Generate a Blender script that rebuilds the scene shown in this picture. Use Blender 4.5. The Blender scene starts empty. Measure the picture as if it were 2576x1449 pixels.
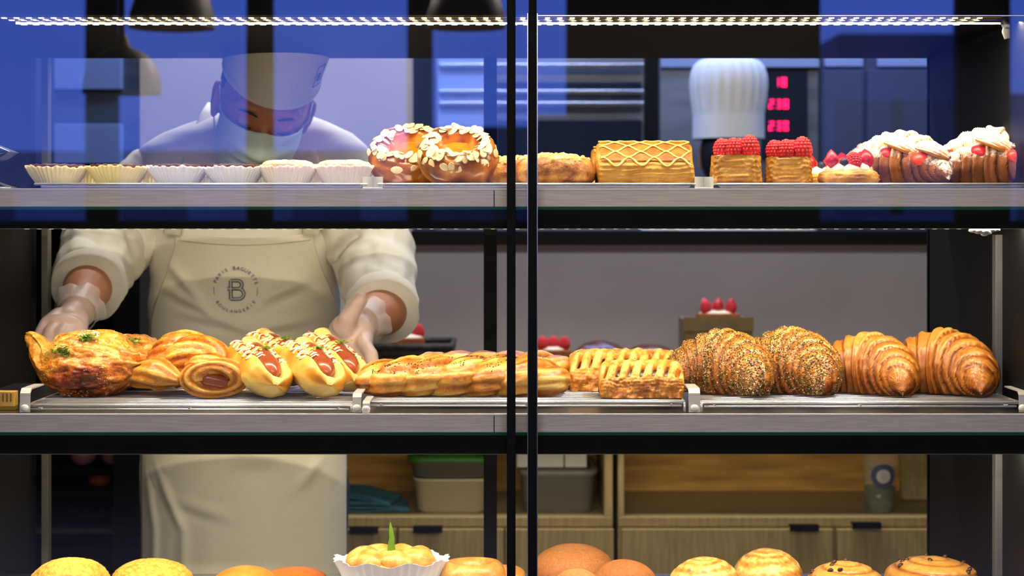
import bpy, bmesh, math, random
from mathutils import Vector, Matrix, Euler, noise

SC = bpy.context.scene
COL = SC.collection
PI = math.pi

# ------------------------------------------------------------------ camera
S = 0.00055           # metres per photo pixel on the shelf-front plane (Y = 0)
D = 2.6               # camera to shelf-front plane
ZC = 1.30             # lens height
VH = 560.0            # eye-level row in the photo
cam_d = bpy.data.cameras.new('camera')
cam = bpy.data.objects.new('camera', cam_d)
COL.objects.link(cam)
cam.location = (0, -D, ZC)
cam.rotation_euler = (PI / 2, 0, 0)
cam_d.sensor_width = 36
cam_d.lens = 36 * D / (2576 * S)
cam_d.shift_y = -(724.5 - VH) / 2576
cam_d.clip_start = 0.05
cam_d.dof.use_dof = True
cam_d.dof.focus_distance = D + 0.09
cam_d.dof.aperture_fstop = 6.0
SC.camera = cam

SC.view_settings.view_transform = 'Standard'
SC.view_settings.look = 'None'
SC.view_settings.gamma = 1
SC.view_settings.exposure = 0.0
SC.view_settings.use_curve_mapping = False

# ------------------------------------------------------------------ world: blue-hour sky
world = bpy.data.worlds.new('world')
SC.world = world
world.use_nodes = True
bgn = world.node_tree.nodes['Background']
bgn.inputs[0].default_value = (0.085, 0.19, 1.0, 1)
bgn.inputs[1].default_value = 2.3

# ------------------------------------------------------------------ area lamps
def area(name, loc, rot, sx, sy, power, color, spread=PI):
    l = bpy.data.lights.new(name, 'AREA')
    l.shape = 'RECTANGLE'; l.size = sx; l.size_y = sy
    l.energy = power; l.color = color; l.spread = spread
    o = bpy.data.objects.new(name, l); COL.objects.link(o)
    o.location = loc; o.rotation_euler = rot
    return o

WARM = (1.0, 0.86, 0.62)
# light of the strips under the top panel and under each shelf beam (aimed down and slightly back)
area('strip_light', (0, 0.056, ZC + 0.2840), (math.radians(6), 0, 0), 1.52, 0.013, 8.0, WARM)
area('strip_light', (0, 0.032, ZC - 0.0040), (math.radians(24), 0, 0), 1.52, 0.014, 7.2, WARM)
area('strip_light', (0, 0.032, ZC - 0.3160), (math.radians(42), 0, 0), 1.52, 0.014, 6.5, WARM)
# ceiling lamps of the kitchen: neutral over the serving aisle, cold over the ovens
area('aisle_light', (0.2, 1.35, 2.74), (0, 0, 0), 2.4, 0.25, 44.0, (1.0, 0.95, 0.90))
area('oven_light', (0.3, 2.75, 2.74), (math.radians(8), 0, 0), 3.0, 0.4, 85.0, (0.20, 0.40, 1.0))
# ceiling lamps over the seats in front of the case
area('seating_light', (0.0, -4.5, 2.76), (math.radians(40), 0, 0), 3.0, 0.3, 230.0, (1.0, 0.90, 0.78))

# ------------------------------------------------------------------ helpers
def X(u, Y): return (u - 1288.0) * S * (D + Y) / D
def Z(v, Y): return ZC + (VH - v) * S * (D + Y) / D
def P(u, v, Y): return Vector((X(u, Y), Y, Z(v, Y)))
T1 = Z(475, 0); T2 = Z(1042, 0); T3 = ZC - 0.548

def thing(name, label, cat, loc=(0, 0, 0), rot=(0, 0, 0), group=None):
    o = bpy.data.objects.new(name, None)
    o.empty_display_size = 0.02
    COL.objects.link(o)
    o.location = loc; o.rotation_euler = rot
    tag(o, label, cat, group)
    return o

def tag(o, label=None, cat=None, group=None, kind=None):
    if label: o['label'] = label
    if cat: o['category'] = cat
    if group: o['group'] = group
    if kind: o['kind'] = kind
    return o

def wloc(o):
    v = Vector((0, 0, 0))
    while o is not None: v = v + o.location; o = o.parent
    return v

class MB:
    def __init__(s):
        s.v = []; s.f = []; s.a = []; s.m = []
    def add(s, v, a=0.5):
        s.v.append(Vector(v)); s.a.append(a); return len(s.v) - 1
    def face(s, idx, m=0):
        s.f.append(tuple(idx)); s.m.append(m)
    def grid(s, fn, nu, nv, cu=False, cv=False, m=0):
        """fn(i/nu, j/nv) -> (vec, attr). cu/cv: closed in u/v"""
        b = len(s.v)
        NU = nu if cu else nu + 1
        NV = nv if cv else nv + 1
        for i in range(NU):
            for j in range(NV):
                r = fn(i / nu, j / nv)
                if isinstance(r, tuple): s.add(r[0], r[1])
                else: s.add(r)
        for i in range(nu):
            for j in range(nv):
                i2 = (i + 1) % NU; j2 = (j + 1) % NV
                s.face((b + i * NV + j, b + i2 * NV + j, b + i2 * NV + j2, b + i * NV + j2), m)
        return b
    def box(s, x0, x1, y0, y1, z0, z1, m=0, a=0.5):
        b = len(s.v)
        for x in (x0, x1):
            for y in (y0, y1):
                for z in (z0, z1): s.add((x, y, z), a)
        for q in ((0, 1, 3, 2), (4, 6, 7, 5), (0, 4, 5, 1), (2, 3, 7, 6), (0, 2, 6, 4), (1, 5, 7, 3)):
            s.face([b + k for k in q], m)
    def ball(s, c, r, rot=None, nu=12, nv=16, fn=None, a=0.5, m=0):
        c = Vector(c)
        if not hasattr(r, '__len__'): r = (r, r, r)
        R = rot if rot is not None else Matrix.Identity(3)
        b = len(s.v)
        s.add(c + R @ Vector((0, 0, -r[2])), a)
        for i in range(1, nu):
            ph = -PI / 2 + PI * i / nu
            for j in range(nv):
                th = 2 * PI * j / nv
                d = Vector((math.cos(ph) * math.cos(th), math.cos(ph) * math.sin(th), math.sin(ph)))
                k = fn(d) if fn else 1.0
                at = a
                if isinstance(k, tuple): k, at = k
                s.add(c + R @ Vector((d.x * r[0], d.y * r[1], d.z * r[2])) * k, at)
        t = s.add(c + R @ Vector((0, 0, r[2])), a)
        for j in range(nv):
            j2 = (j + 1) % nv
            s.face((b, b + 1 + j2, b + 1 + j), m)
            for i in range(nu - 2):
                p = b + 1 + i * nv
                s.face((p + j, p + j2, p + nv + j2, p + nv + j), m)
            p = b + 1 + (nu - 2) * nv
            s.face((p + j, p + j2, t), m)
    def tube(s, pts, rad, seg=10, caps=True, sq=(1, 1), up=(0, 0, 1), m=0, a=0.5, fn=None, closed=False):
        """tube through pts; rad number or list; sq = (side, up) scale; fn(i/n, th) -> (scale, attr)"""
        pts = [Vector(p) for p in pts]; n = len(pts)
        if not hasattr(rad, '__len__'): rad = [rad] * n
        up = Vector(up); b = len(s.v); last = None
        for i in range(n):
            if closed: t = pts[(i + 1) % n] - pts[i - 1]
            else: t = pts[min(i + 1, n - 1)] - pts[max(i - 1, 0)]
            t.normalize()
            sd = t.cross(up)
            if sd.length < 0.15: sd = last if last is not None else t.cross(Vector((0.3, 1, 0.1)))
            sd = (sd - t * sd.dot(t)).normalized()
            last = sd.copy()
            w = sd.cross(t)
            for j in range(seg):
                th = 2 * PI * j / seg
                k, at = 1.0, a
                if fn:
                    k = fn(i / max(1, n - 1), th)
                    if isinstance(k, tuple): k, at = k
                s.add(pts[i] + (sd * math.cos(th) * sq[0] + w * math.sin(th) * sq[1]) * rad[i] * k, at)
        m_ = n if closed else n - 1
        for i in range(m_):
            for j in range(seg):
                j2 = (j + 1) % seg; i2 = (i + 1) % n
                s.face((b + i * seg + j, b + i * seg + j2, b + i2 * seg + j2, b + i2 * seg + j), m)
        if caps and not closed:
            c0 = s.add(sum((s.v[b + j] for j in range(seg)), Vector()) / seg, s.a[b])
            c1 = s.add(sum((s.v[b + (n - 1) * seg + j] for j in range(seg)), Vector()) / seg, s.a[b + (n - 1) * seg])
            for j in range(seg):
                j2 = (j + 1) % seg
                s.face((b + j2, b + j, c0), m)
                s.face((b + (n - 1) * seg + j, b + (n - 1) * seg + j2, c1), m)
    def capsule(s, p0, p1, r0, r1, seg=12, k=5, m=0, sq=(1, 1), up=(0, 0, 1)):
        """rounded limb segment"""
        p0 = Vector(p0); p1 = Vector(p1); d = (p1 - p0).normalized(); pts = []; rr = []
        for i in range(k + 1):
            a_ = PI / 2 * i / k; pts.append(p0 - d * r0 * math.cos(a_)); rr.append(max(r0 * math.sin(a_), 1e-4))
        for i in range(k + 1):
            a_ = PI / 2 * i / k; pts.append(p1 + d * r1 * math.sin(a_)); rr.append(max(r1 * math.cos(a_), 1e-4))
        s.tube(pts, rr, seg, True, sq, up, m)
    def chain(s, pts, rad, seg=12, m=0):
        for i in range(len(pts) - 1): s.capsule(pts[i], pts[i + 1], rad[i], rad[i + 1], seg, m=m)
    def lathe(s, prof, seg=48, fn=None, m=0, closed=False):
        """prof list of (r,z[,a]); fn(vec, th, i)->vec"""
        n = len(prof); b = len(s.v)
        for i, p in enumerate(prof):
            for j in range(seg):
                th = 2 * PI * j / seg
                v = Vector((p[0] * math.cos(th), p[0] * math.sin(th), p[1]))
                at = p[2] if len(p) > 2 else 0.5
                if fn:
                    v = fn(v, th, i)
                    if isinstance(v, tuple): v, at = v
                s.add(v, at)
        for i in range(n - 1):
            for j in range(seg):
                j2 = (j + 1) % seg
                s.face((b + i * seg + j, b + i * seg + j2, b + (i + 1) * seg + j2, b + (i + 1) * seg + j), m)
    def displace(s, fn, start=0):
        for i in range(start, len(s.v)):
            r = fn(s.v[i])
            if isinstance(r, tuple): s.v[i], s.a[i] = r
            else: s.v[i] = r
    def xform(s, M, start=0):
        for i in range(start, len(s.v)): s.v[i] = M @ s.v[i]
    def build(s, name, mat, parent=None, smooth=True, world=False, bevel=0, subsurf=0, remesh=0, smooth_it=0, **kw):
        off = Vector((0, 0, 0))
        if parent is not None and world: off = wloc(parent)
        me = bpy.data.meshes.new(name)
        me.from_pydata([tuple(v - off) for v in s.v], [], s.f)
        mats = mat if isinstance(mat, (list, tuple)) else [mat]
        for q in mats: me.materials.append(q)
        if len(mats) > 1: me.polygons.foreach_set('material_index', s.m)
        at = me.attributes.new('bake_and_light', 'FLOAT', 'POINT')
        at.data.foreach_set('value', s.a)
        if smooth: me.polygons.foreach_set('use_smooth', [True] * len(me.polygons))
        me.update()
        o = bpy.data.objects.new(name, me)
        COL.objects.link(o)
        if parent is not None: o.parent = parent
        if bevel:
            b = o.modifiers.new('bevel', 'BEVEL'); b.width = bevel; b.segments = 2; b.limit_method = 'ANGLE'; b.angle_limit = math.radians(35)
            if smooth:
                b.harden_normals = True
        if subsurf:
            b = o.modifiers.new('sub', 'SUBSURF'); b.levels = subsurf; b.render_levels = subsurf
        if remesh:
            b = o.modifiers.new('remesh', 'REMESH'); b.mode = 'VOXEL'; b.voxel_size = remesh; b.use_smooth_shade = True
            if smooth_it:
                b = o.modifiers.new('smooth', 'SMOOTH'); b.iterations = smooth_it; b.factor = 0.5
        for k_, v_ in kw.items(): o[k_] = v_
        return o

def bx(name, mat, parent, x0, x1, y0, y1, z0, z1, bevel=0.0, **kw):
    m = MB(); m.box(x0, x1, y0, y1, z0, z1)
    return m.build(name, mat, parent, smooth=bool(bevel), world=parent is not None, bevel=bevel, **kw)

def struct(name, o):
    o.name = name; o['kind'] = 'structure'; return o

def copy_thing(o, loc, rot=None, label=None, parent=None):
    c = o.copy(); COL.objects.link(c)
    if parent is not None: c.parent = parent
    else:
        c.location = loc
        if rot is not None: c.rotation_euler = rot
        if label: c['label'] = label
    for ch in o.children: copy_thing(ch, None, parent=c)
    return c

def smooth_pts(pts, rad, n=8):
    P_ = [Vector(p) for p in pts]; o = []; r = []
    for i in range(len(P_) - 1):
        p0, p1, p2, p3 = P_[max(i - 1, 0)], P_[i], P_[i + 1], P_[min(i + 2, len(P_) - 1)]
        for k in range(n):
            t = k / n
            o.append(.5 * ((2 * p1) + (p2 - p0) * t + (2 * p0 - 5 * p1 + 4 * p2 - p3) * t * t + (3 * p1 - p0 - 3 * p2 + p3) * t ** 3))
            s = t * t * (3 - 2 * t); r.append(rad[i] * (1 - s) + rad[i + 1] * s)
    o.append(P_[-1]); r.append(rad[-1]); return o, r
def nz(v, f, seed=0.0): return noise.noise(Vector((v[0] * f + seed * 7.31, v[1] * f - seed * 3.7, v[2] * f + seed * 1.9)))
def fr(v, f, seed=0.0, o=4): return noise.fractal(Vector((v[0] * f + seed * 7.31, v[1] * f - seed * 3.7, v[2] * f + seed * 1.9)), 0.9, 2.1, o)
def clamp(x, a=0.0, b=1.0): return max(a, min(b, x))
def sstep(a, b, x):
    t = clamp((x - a) / (b - a)); return t * t * (3 - 2 * t)

# ------------------------------------------------------------------ materials
def srgb(r, g, b):
    def c(x):
        x /= 255.0
        return x / 12.92 if x <= 0.04045 else ((x + 0.055) / 1.055) ** 2.4
    return (c(r), c(g), c(b), 1)

def mat(name, col, rough=0.5, metal=0.0, nscale=0, namt=0.15, bump=0, bscale=None, emit=None, estr=0, coat=0, spec=0.5, sss=0, stretch=None, alpha=None, trans=0):
    m = bpy.data.materials.new(name); m.use_nodes = True
    nt = m.node_tree; bs = nt.nodes['Principled BSDF']
    bs.inputs['Base Color'].default_value = col
    bs.inputs['Roughness'].default_value = rough
    bs.inputs['Metallic'].default_value = metal
    bs.inputs['Specular IOR Level'].default_value = spec
    if coat: bs.inputs['Coat Weight'].default_value = coat; bs.inputs['Coat Roughness'].default_value = 0.12
    if sss:
        bs.inputs['Subsurface Weight'].default_value = sss; bs.inputs['Subsurface Radius'].default_value = (1, .4, .2); bs.inputs['Subsurface Scale'].default_value = 0.006
    if trans: bs.inputs['Transmission Weight'].default_value = trans
    if emit: bs.inputs['Emission Color'].default_value = emit; bs.inputs['Emission Strength'].default_value = estr
    tc = nt.nodes.new('ShaderNodeTexCoord'); vec = tc.outputs['Object']
    if stretch:
        mp = nt.nodes.new('ShaderNodeMapping'); mp.inputs['Scale'].default_value = stretch
        nt.links.new(vec, mp.inputs[0]); vec = mp.outputs[0]
    if nscale:
        n = nt.nodes.new('ShaderNodeTexNoise'); n.inputs['Scale'].default_value = nscale; n.inputs['Detail'].default_value = 5
        nt.links.new(vec, n.inputs['Vector'])
        mx = nt.nodes.new('ShaderNodeMix'); mx.data_type = 'RGBA'
        c = Vector(col[:3])
        mx.inputs[6].default_value = tuple(c * (1 - namt)) + (1,)
        mx.inputs[7].default_value = tuple(min(1, q) for q in c * (1 + namt)) + (1,)
        rm = nt.nodes.new('ShaderNodeMapRange'); rm.inputs[1].default_value = 0.35; rm.inputs[2].default_value = 0.65
        nt.links.new(n.outputs[0], rm.inputs[0]); nt.links.new(rm.outputs[0], mx.inputs[0])
        nt.links.new(mx.outputs[2], bs.inputs['Base Color'])
    if bump:
        n2 = nt.nodes.new('ShaderNodeTexNoise'); n2.inputs['Scale'].default_value = bscale or nscale or 50; n2.inputs['Detail'].default_value = 4
        nt.links.new(vec, n2.inputs['Vector'])
        bp = nt.nodes.new('ShaderNodeBump'); bp.inputs['Strength'].default_value = bump; bp.inputs['Distance'].default_value = 0.002
        nt.links.new(n2.outputs[0], bp.inputs['Height']); nt.links.new(bp.outputs[0], bs.inputs['Normal'])
    if alpha is not None:
        out = nt.nodes['Material Output']; tr = nt.nodes.new('ShaderNodeBsdfTransparent'); mxs = nt.nodes.new('ShaderNodeMixShader')
        mxs.inputs[0].default_value = alpha
        nt.links.new(tr.outputs[0], mxs.inputs[1]); nt.links.new(bs.outputs[0], mxs.inputs[2]); nt.links.new(mxs.outputs[0], out.inputs[0])
    return m

def crust(name, cols, rough=0.42, nscale=60, namt=0.35, bump=0.35, bscale=220, coat=0.25, dust=None):
    """baked dough: colour ramp driven by how baked each spot is ('bake') plus blotchy noise"""
    m = bpy.data.materials.new(name); m.use_nodes = True
    nt = m.node_tree; bs = nt.nodes['Principled BSDF']
    N = nt.nodes.new; L = nt.links.new
    at = N('ShaderNodeAttribute'); at.attribute_name = 'bake_and_light'
    tc = N('ShaderNodeTexCoord')
    n = N('ShaderNodeTexNoise'); n.inputs['Scale'].default_value = nscale; n.inputs['Detail'].default_value = 6; n.inputs['Roughness'].default_value = 0.65
    L(tc.outputs['Object'], n.inputs['Vector'])
    ma = N('ShaderNodeMath'); ma.operation = 'MULTIPLY_ADD'; ma.inputs[1].default_value = namt * 2; ma.inputs[2].default_value = -namt
    L(n.outputs[0], ma.inputs[0])
    ad = N('ShaderNodeMath'); ad.operation = 'ADD'; L(at.outputs['Fac'], ad.inputs[0]); L(ma.outputs[0], ad.inputs[1])
    cr = N('ShaderNodeValToRGB'); e = cr.color_ramp.elements
    k = len(cols)
    e[0].position = 0; e[0].color = cols[0]; e[1].position = 1; e[1].color = cols[-1]
    for i in range(1, k - 1):
        q = e.new(i / (k - 1)); q.color = cols[i]
    n3 = N('ShaderNodeTexNoise'); n3.inputs['Scale'].default_value = nscale * 5; n3.inputs['Detail'].default_value = 4
    L(tc.outputs['Object'], n3.inputs['Vector'])
    m3 = N('ShaderNodeMath'); m3.operation = 'MULTIPLY_ADD'; m3.inputs[1].default_value = namt * .9; m3.inputs[2].default_value = -namt * .45; L(n3.outputs[0], m3.inputs[0])
    a3 = N('ShaderNodeMath'); a3.operation = 'ADD'; L(ad.outputs[0], a3.inputs[0]); L(m3.outputs[0], a3.inputs[1])
    L(a3.outputs[0], cr.inputs[0]); out = cr.outputs[0]
    L(out, bs.inputs['Base Color'])
    bs.inputs['Roughness'].default_value = rough
    bs.inputs['Coat Weight'].default_value = coat; bs.inputs['Coat Roughness'].default_value = 0.25
    n2 = N('ShaderNodeTexNoise'); n2.inputs['Scale'].default_value = bscale; n2.inputs['Detail'].default_value = 4
    L(tc.outputs['Object'], n2.inputs['Vector'])
    bp = N('ShaderNodeBump'); bp.inputs['Strength'].default_value = bump; bp.inputs['Distance'].default_value = 0.0015
    n4 = N('ShaderNodeTexNoise'); n4.inputs['Scale'].default_value = bscale * .3; n4.inputs['Detail'].default_value = 5; n4.inputs['Roughness'].default_value = .6
    L(tc.outputs['Object'], n4.inputs['Vector'])
    b2 = N('ShaderNodeBump'); b2.inputs['Strength'].default_value = min(1, bump * 1.3); b2.inputs['Distance'].default_value = 0.004
    L(n4.outputs[0], b2.inputs['Height']); L(b2.outputs[0], bp.inputs['Normal'])
    L(n2.outputs[0], bp.inputs['Height']); L(bp.outputs[0], bs.inputs['Normal'])
    return m

def glass_mat(name, r0=0.05, tint=(1, 1, 1, 1)):
    m = bpy.data.materials.new(name); m.use_nodes = True
    nt = m.node_tree; N = nt.nodes.new; L = nt.links.new
    nt.nodes.remove(nt.nodes['Principled BSDF'])
    lw = N('ShaderNodeLayerWeight'); lw.inputs[0].default_value = 0.5
    pw = N('ShaderNodeMath'); pw.operation = 'POWER'; pw.inputs[1].default_value = 4
    L(lw.outputs['Facing'], pw.inputs[0])
    ma = N('ShaderNodeMath'); ma.operation = 'MULTIPLY_ADD'; ma.inputs[1].default_value = 1 - r0; ma.inputs[2].default_value = r0
    L(pw.outputs[0], ma.inputs[0])
    tr = N('ShaderNodeBsdfTransparent'); tr.inputs[0].default_value = tint
    gl = N('ShaderNodeBsdfGlossy'); gl.inputs['Roughness'].default_value = 0.0
    mx = N('ShaderNodeMixShader')
    L(ma.outputs[0], mx.inputs[0]); L(tr.outputs[0], mx.inputs[1]); L(gl.outputs[0], mx.inputs[2])
    L(mx.outputs[0], nt.nodes['Material Output'].inputs[0])
    return m

M = {}
M['glass'] = glass_mat('clear_glass', 0.11)
M['black'] = mat('black_powder_coat', (0.0025, 0.0025, 0.0035, 1), 0.6, nscale=30, namt=0.3, spec=.08)
M['black2'] = mat('black_panel', (0.004, 0.004, 0.005, 1), 0.6, spec=.15)
M['shelf_top'] = mat('dull_shelf_steel', (0.16, 0.155, 0.16, 1), 0.3, 0.9, nscale=20, namt=.15)
M['steel'] = mat('brushed_steel', (0.50, 0.47, 0.46, 1), 0.5, 0.25, nscale=25, namt=0.12, stretch=(1, 30, 30), bump=0.05, bscale=60)
M['steel_edge'] = mat('polished_steel', (0.75, 0.74, 0.75, 1), 0.22, 1.0)
M['lip'] = mat('bright_shelf_lip', (0.85, 0.83, 0.84, 1), 0.35, 0.3)
M['chrome'] = mat('chrome_wire', (0.88, 0.88, 0.92, 1), 0.22, 0.65)
M['tray'] = mat('tray_steel', (0.6, 0.6, 0.62, 1), 0.25, 1.0)
M['greenglass'] = mat('green_glass_edge', (0.01, 0.10, 0.05, 1), 0.15)
M['oliveedge'] = mat('grey_green_metal', (0.16, 0.16, 0.12, 1), 0.45, 0.5)
M['white_plastic'] = mat('white_plastic', (0.75, 0.75, 0.72, 1), 0.35)
M['wall'] = mat('grey_wall_paint', (0.25, 0.235, 0.275, 1), 0.8, nscale=4, namt=0.05)
M['wall_light'] = mat('pale_wall_paint', (0.42, 0.40, 0.45, 1), 0.8, nscale=4, namt=0.05)
M['dark_wall'] = mat('dark_wall_paint', (0.009, 0.009, 0.011, 1), 0.8, nscale=3, namt=0.2)
M['floor'] = mat('dark_floor_tile', (0.05, 0.045, 0.04, 1), 0.5, nscale=6, namt=0.3)
M['wood'] = mat('pale_wood_veneer', (0.40, 0.30, 0.12, 1), 0.5, nscale=14, namt=0.18, stretch=(8, 8, 0.7))
M['wood_in'] = mat('glow_toned_wood_lining', (0.66, 0.36, 0.07, 1), 0.55, nscale=5, namt=0.3, stretch=(1, 4, 9))  # brightened so that the niche's warm glow sits in the colour
M['led'] = mat('led_diode', (1, 1, 1, 1), 0.4, emit=(1.0, 0.90, 0.52, 1), estr=4.0)
# ------------------------------------------------------------------ room
def wallbox(name, m, *b):
    return struct(name, bx(name, m, None, *b))
XL, XR, YB, YF, ZT = -3.6, 4.2, 4.6, -7.0, 2.8
wallbox('floor', M['floor'], XL - .1, XR + .1, YF - .2, YB + .1, -0.1, 0)
wallbox('ceiling', M['dark_wall'], XL - .1, XR + .1, YF - .2, YB + .1, ZT, ZT + 0.1)
wallbox('wall_left', M['dark_wall'], XL - .1, XL, YF, YB, 0, ZT)
wallbox('wall_right', M['dark_wall'], XR, XR + .1, YF, YB, 0, ZT)
wallbox('wall_back', M['wall'], XL, XR, YB, YB + .1, 0, ZT)
# divider walls either side of the case, so that the shop front and the kitchen are two rooms
wallbox('wall_divider_left', M['dark_wall'], XL, -1.06, 0.0, 0.12, 0, ZT)
wallbox('wall_divider_right', M['dark_wall'], 0.98, XR, 0.0, 0.12, 0, ZT)
wallbox('wall_bulkhead', M['dark_wall'], -1.06, 0.98, -0.02, 0.70, 1.78, ZT)

# street-side window wall (seen mirrored in the display glass)
kf = (D - 0.034 + (-0.034 - YF)) / D          # scale of a point on that wall in its mirror image
def XF(u): return (u - 1288.0) * S * kf
def ZF(v): return ZC + (VH - v) * S * kf
sill = ZF(574)
wallbox('wall_front_sill', M['dark_wall'], XL, XR, YF - .15, YF, 0, sill)
wallbox('wall_front_head', M['dark_wall'], XL, XR, YF - .15, YF, 2.62, ZT)
# solid piers between the windows
piers = [(1440, 2052), (2425, 2532)]
wallbox('wall_front_pier', M['dark_wall'], XF(1440), XF(2052), YF - .15, YF, sill, 2.62)
wallbox('wall_front_post', M['dark_wall'], XF(2425), XF(2532), YF - .15, YF, sill, 2.62)
wallbox('wall_front_low', M['dark_wall'], XF(1352), XF(1440), YF - .15, YF, sill, ZF(290))
wins = [(-400, 225), (275, 632), (668, 1038), (1072, 1440), (2052, 2425), (2532, 3000)]
for i, (a, b) in enumerate(wins):
    e = bpy.data.objects.new('window_%d' % (i + 1), None); COL.objects.link(e); e.location = (XF((a + b) / 2), YF, sill); e['kind'] = 'structure'
    x0, x1 = max(XF(a), XL), min(XF(b), XR)
    z0 = ZF(290) if i == 99 else sill
    m = MB()
    for (q0, q1, w0, w1) in ((x0 - .0, x0 + .03, z0, 2.62), (x1 - .03, x1, z0, 2.62), (x0, x1, 2.58, 2.62), (x0, x1, z0, z0 + .04)):
        m.box(q0, q1, YF - .10, YF - .03, w0, w1)
    m.build('window_frame', M['black'], e, smooth=False, world=True)
for i, (a, b) in enumerate([(225, 275), (632, 668), (1038, 1072)]):
    wallbox('trim_%d' % (i + 1), M['black'], XF(a), XF(b), YF - .12, YF + .02, sill, 2.62)
# street beyond: facades across the road, dark against the sky
def facade(name, label, u0, u1, vtop, y, depth, m):
    k = (D - 0.034 - 0.034 - y) / D
    x0, x1 = (u0 - 1288) * S * k, (u1 - 1288) * S * k
    zt = ZC + (VH - vtop) * S * k
    r = thing(name, label, 'building', ((x0 + x1) / 2, y, -3.0))
    q = MB(); q.box(x0, x1, y - depth, y, -3.0, zt)
    q.build('facade', m, r, smooth=False, world=True)
    nx = max(2, int((x1 - x0) / 2.2)); nzz = max(2, int((zt + 3) / 2.8))
    for i in range(nx):
        for j in range(nzz):
            cx = x0 + (i + .5) * (x1 - x0) / nx; cz = -3 + (j + .5) * (zt + 3) / nzz
            w = MB(); w.box(cx - .5, cx + .5, y - .05, y + .03, cz - .8, cz + .8)
            w.build('window', M['pane_dim'], r, smooth=False, world=True)
    return r
M['pane_dim'] = mat('dim_window_pane', (0.05, 0.06, 0.09, 1), 0.2)
M['facade_l'] = mat('grey_facade', (0.28, 0.30, 0.34, 1), 0.8, nscale=0.4, namt=0.3)
M['blocker'] = mat('dark_blocker', (0.03, 0.03, 0.035, 1), 0.8)
M['facade_d'] = mat('dark_blue_facade', (0.10, 0.13, 0.20, 1), 0.8, nscale=0.6, namt=0.35)
facade('terrace_row', 'low dim terrace across the street mirrored above the paper-cup tarts', -700, 1040, 380, -26, 8, M['facade_l'])
facade('sky_blocker', 'added dark block keeping the sky reflection off the almond danishes', 1044, 1500, 318, -25, 8, M['blocker'])  # out-of-view block, added to keep blue sky reflection off the danishes
facade('office_building', 'dim facade across the street mirrored in the right half of the glass', 2110, 2400, 84, -24, 8, M['facade_d'])
facade('apartment_building', 'low dim building mirrored at the far right edge of the glass', 2480, 3100, 235, -30, 8, M['facade_l'])
struct('ground', bx('ground', M['floor'], None, -60, 60, -70, YF - .3, -3.2, -3.0))

# pendant lamps over the cafe seats (mirrored in the glass)
M['shade'] = mat('taupe_metal_shade', (0.22, 0.18, 0.16, 1), 0.5)
M['shade_in'] = mat('copper_shade_inside', (0.55, 0.38, 0.26, 1), 0.5)
def pendant(u, vb, wpx, y, label):
    k = (D - 0.068 - y) / D
    x = (u - 1288) * S * k; zb = ZC + (VH - vb) * S * k; r = wpx / 2 * S * k
    t = thing('pendant_lamp', label, 'lamp', (x, y, zb), group='pendant lamps mirrored in the glass')
    pr = [(r, 0), (r * .98, r * .35), (r * .85, r * .75), (r * .6, r * 1.02), (r * .22, r * 1.2), (r * .12, r * 1.5), (0.001, r * 1.55)]
    a = MB(); a.lathe(pr, 40); a.build('lamp_shade', M['shade'], t)
    a = MB(); a.lathe([(q[0] * .97, q[1] * .97 + 0.001) for q in pr[:5]], 40); a.build('shade_lining', M['shade_in'], t)
    a = MB(); a.tube([(0, 0, r * 1.5), (0, 0, ZT - zb)], 0.008, 8); a.build('cord', M['black'], t)
    a = MB(); a.ball((0, 0, r * .5), r * .16); a.build('bulb', M['bulb'], t)
M['bulb'] = mat('warm_bulb', (1, .8, .6, 1), emit=(1, .6, .35, 1), estr=1.2)
pendant(306, 235, 196, -3.2, 'dome pendant lamp mirrored in the glass above the paper-cup tarts')
pendant(432, 71, 215, -3.6, 'dome pendant lamp whose rim mirrors just under the lights, left half')
pendant(1172, 70, 200, -3.6, 'dome pendant lamp whose rim mirrors just under the lights, near the middle')

# kitchen ceiling fixtures
for (x0, x1, y0, y1, nm) in ((-1.0, 1.4, 1.22, 1.48, 'long ceiling lamp above the serving aisle'), (-1.2, 1.8, 2.55, 2.95, 'long ceiling lamp above the ovens')):
    t = thing('ceiling_lamp', nm, 'lamp', ((x0 + x1) / 2, (y0 + y1) / 2, ZT))
    a = MB(); a.box(x0 - .03, x1 + .03, y0 - .03, y0, 2.735, ZT); a.box(x0 - .03, x1 + .03, y1, y1 + .03, 2.735, ZT); a.box(x0 - .03, x0, y0, y1, 2.735, ZT); a.box(x1, x1 + .03, y0, y1, 2.735, ZT)
    a.build('housing', M['white_plastic'], t, smooth=False, world=True)
    bx('diffuser', mat('lamp_diffuser', (1, 1, 1, 1), emit=(1, .95, .85, 1), estr=2), t, x0, x1, y0, y1, 2.75, 2.77)

for x_ in (-.75, .75):
    t = thing('ceiling_lamp', 'flat ceiling lamp over the seats, ' + ('left' if x_ < 0 else 'right') + ' one of two', 'lamp', (x_, -4.5, ZT))
    a = MB(); a.box(x_ - .72, x_ + .72, -4.67, -4.33, 2.775, ZT - .001); a.build('housing', M['white_plastic'], t, smooth=False, world=True)
    bx('diffuser', mat('seat_lamp_diffuser', (1, 1, 1, 1), emit=(1, .92, .8, 1), estr=2), t, x_ - .70, x_ + .70, -4.65, -4.35, 2.77, 2.775)
# ------------------------------------------------------------------ the display case
CX0, CX1 = X(108, .64), X(2335, .64)       # inner side walls
CX0 -= 0.012
case = thing('display_case', 'black framed glass bakery display case with steel shelves', 'display case', (0, 0.3, 0))
YR = 0.64
HX0, HX1 = -1.05, 0.97
ztop = ZC + 0.285
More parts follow.
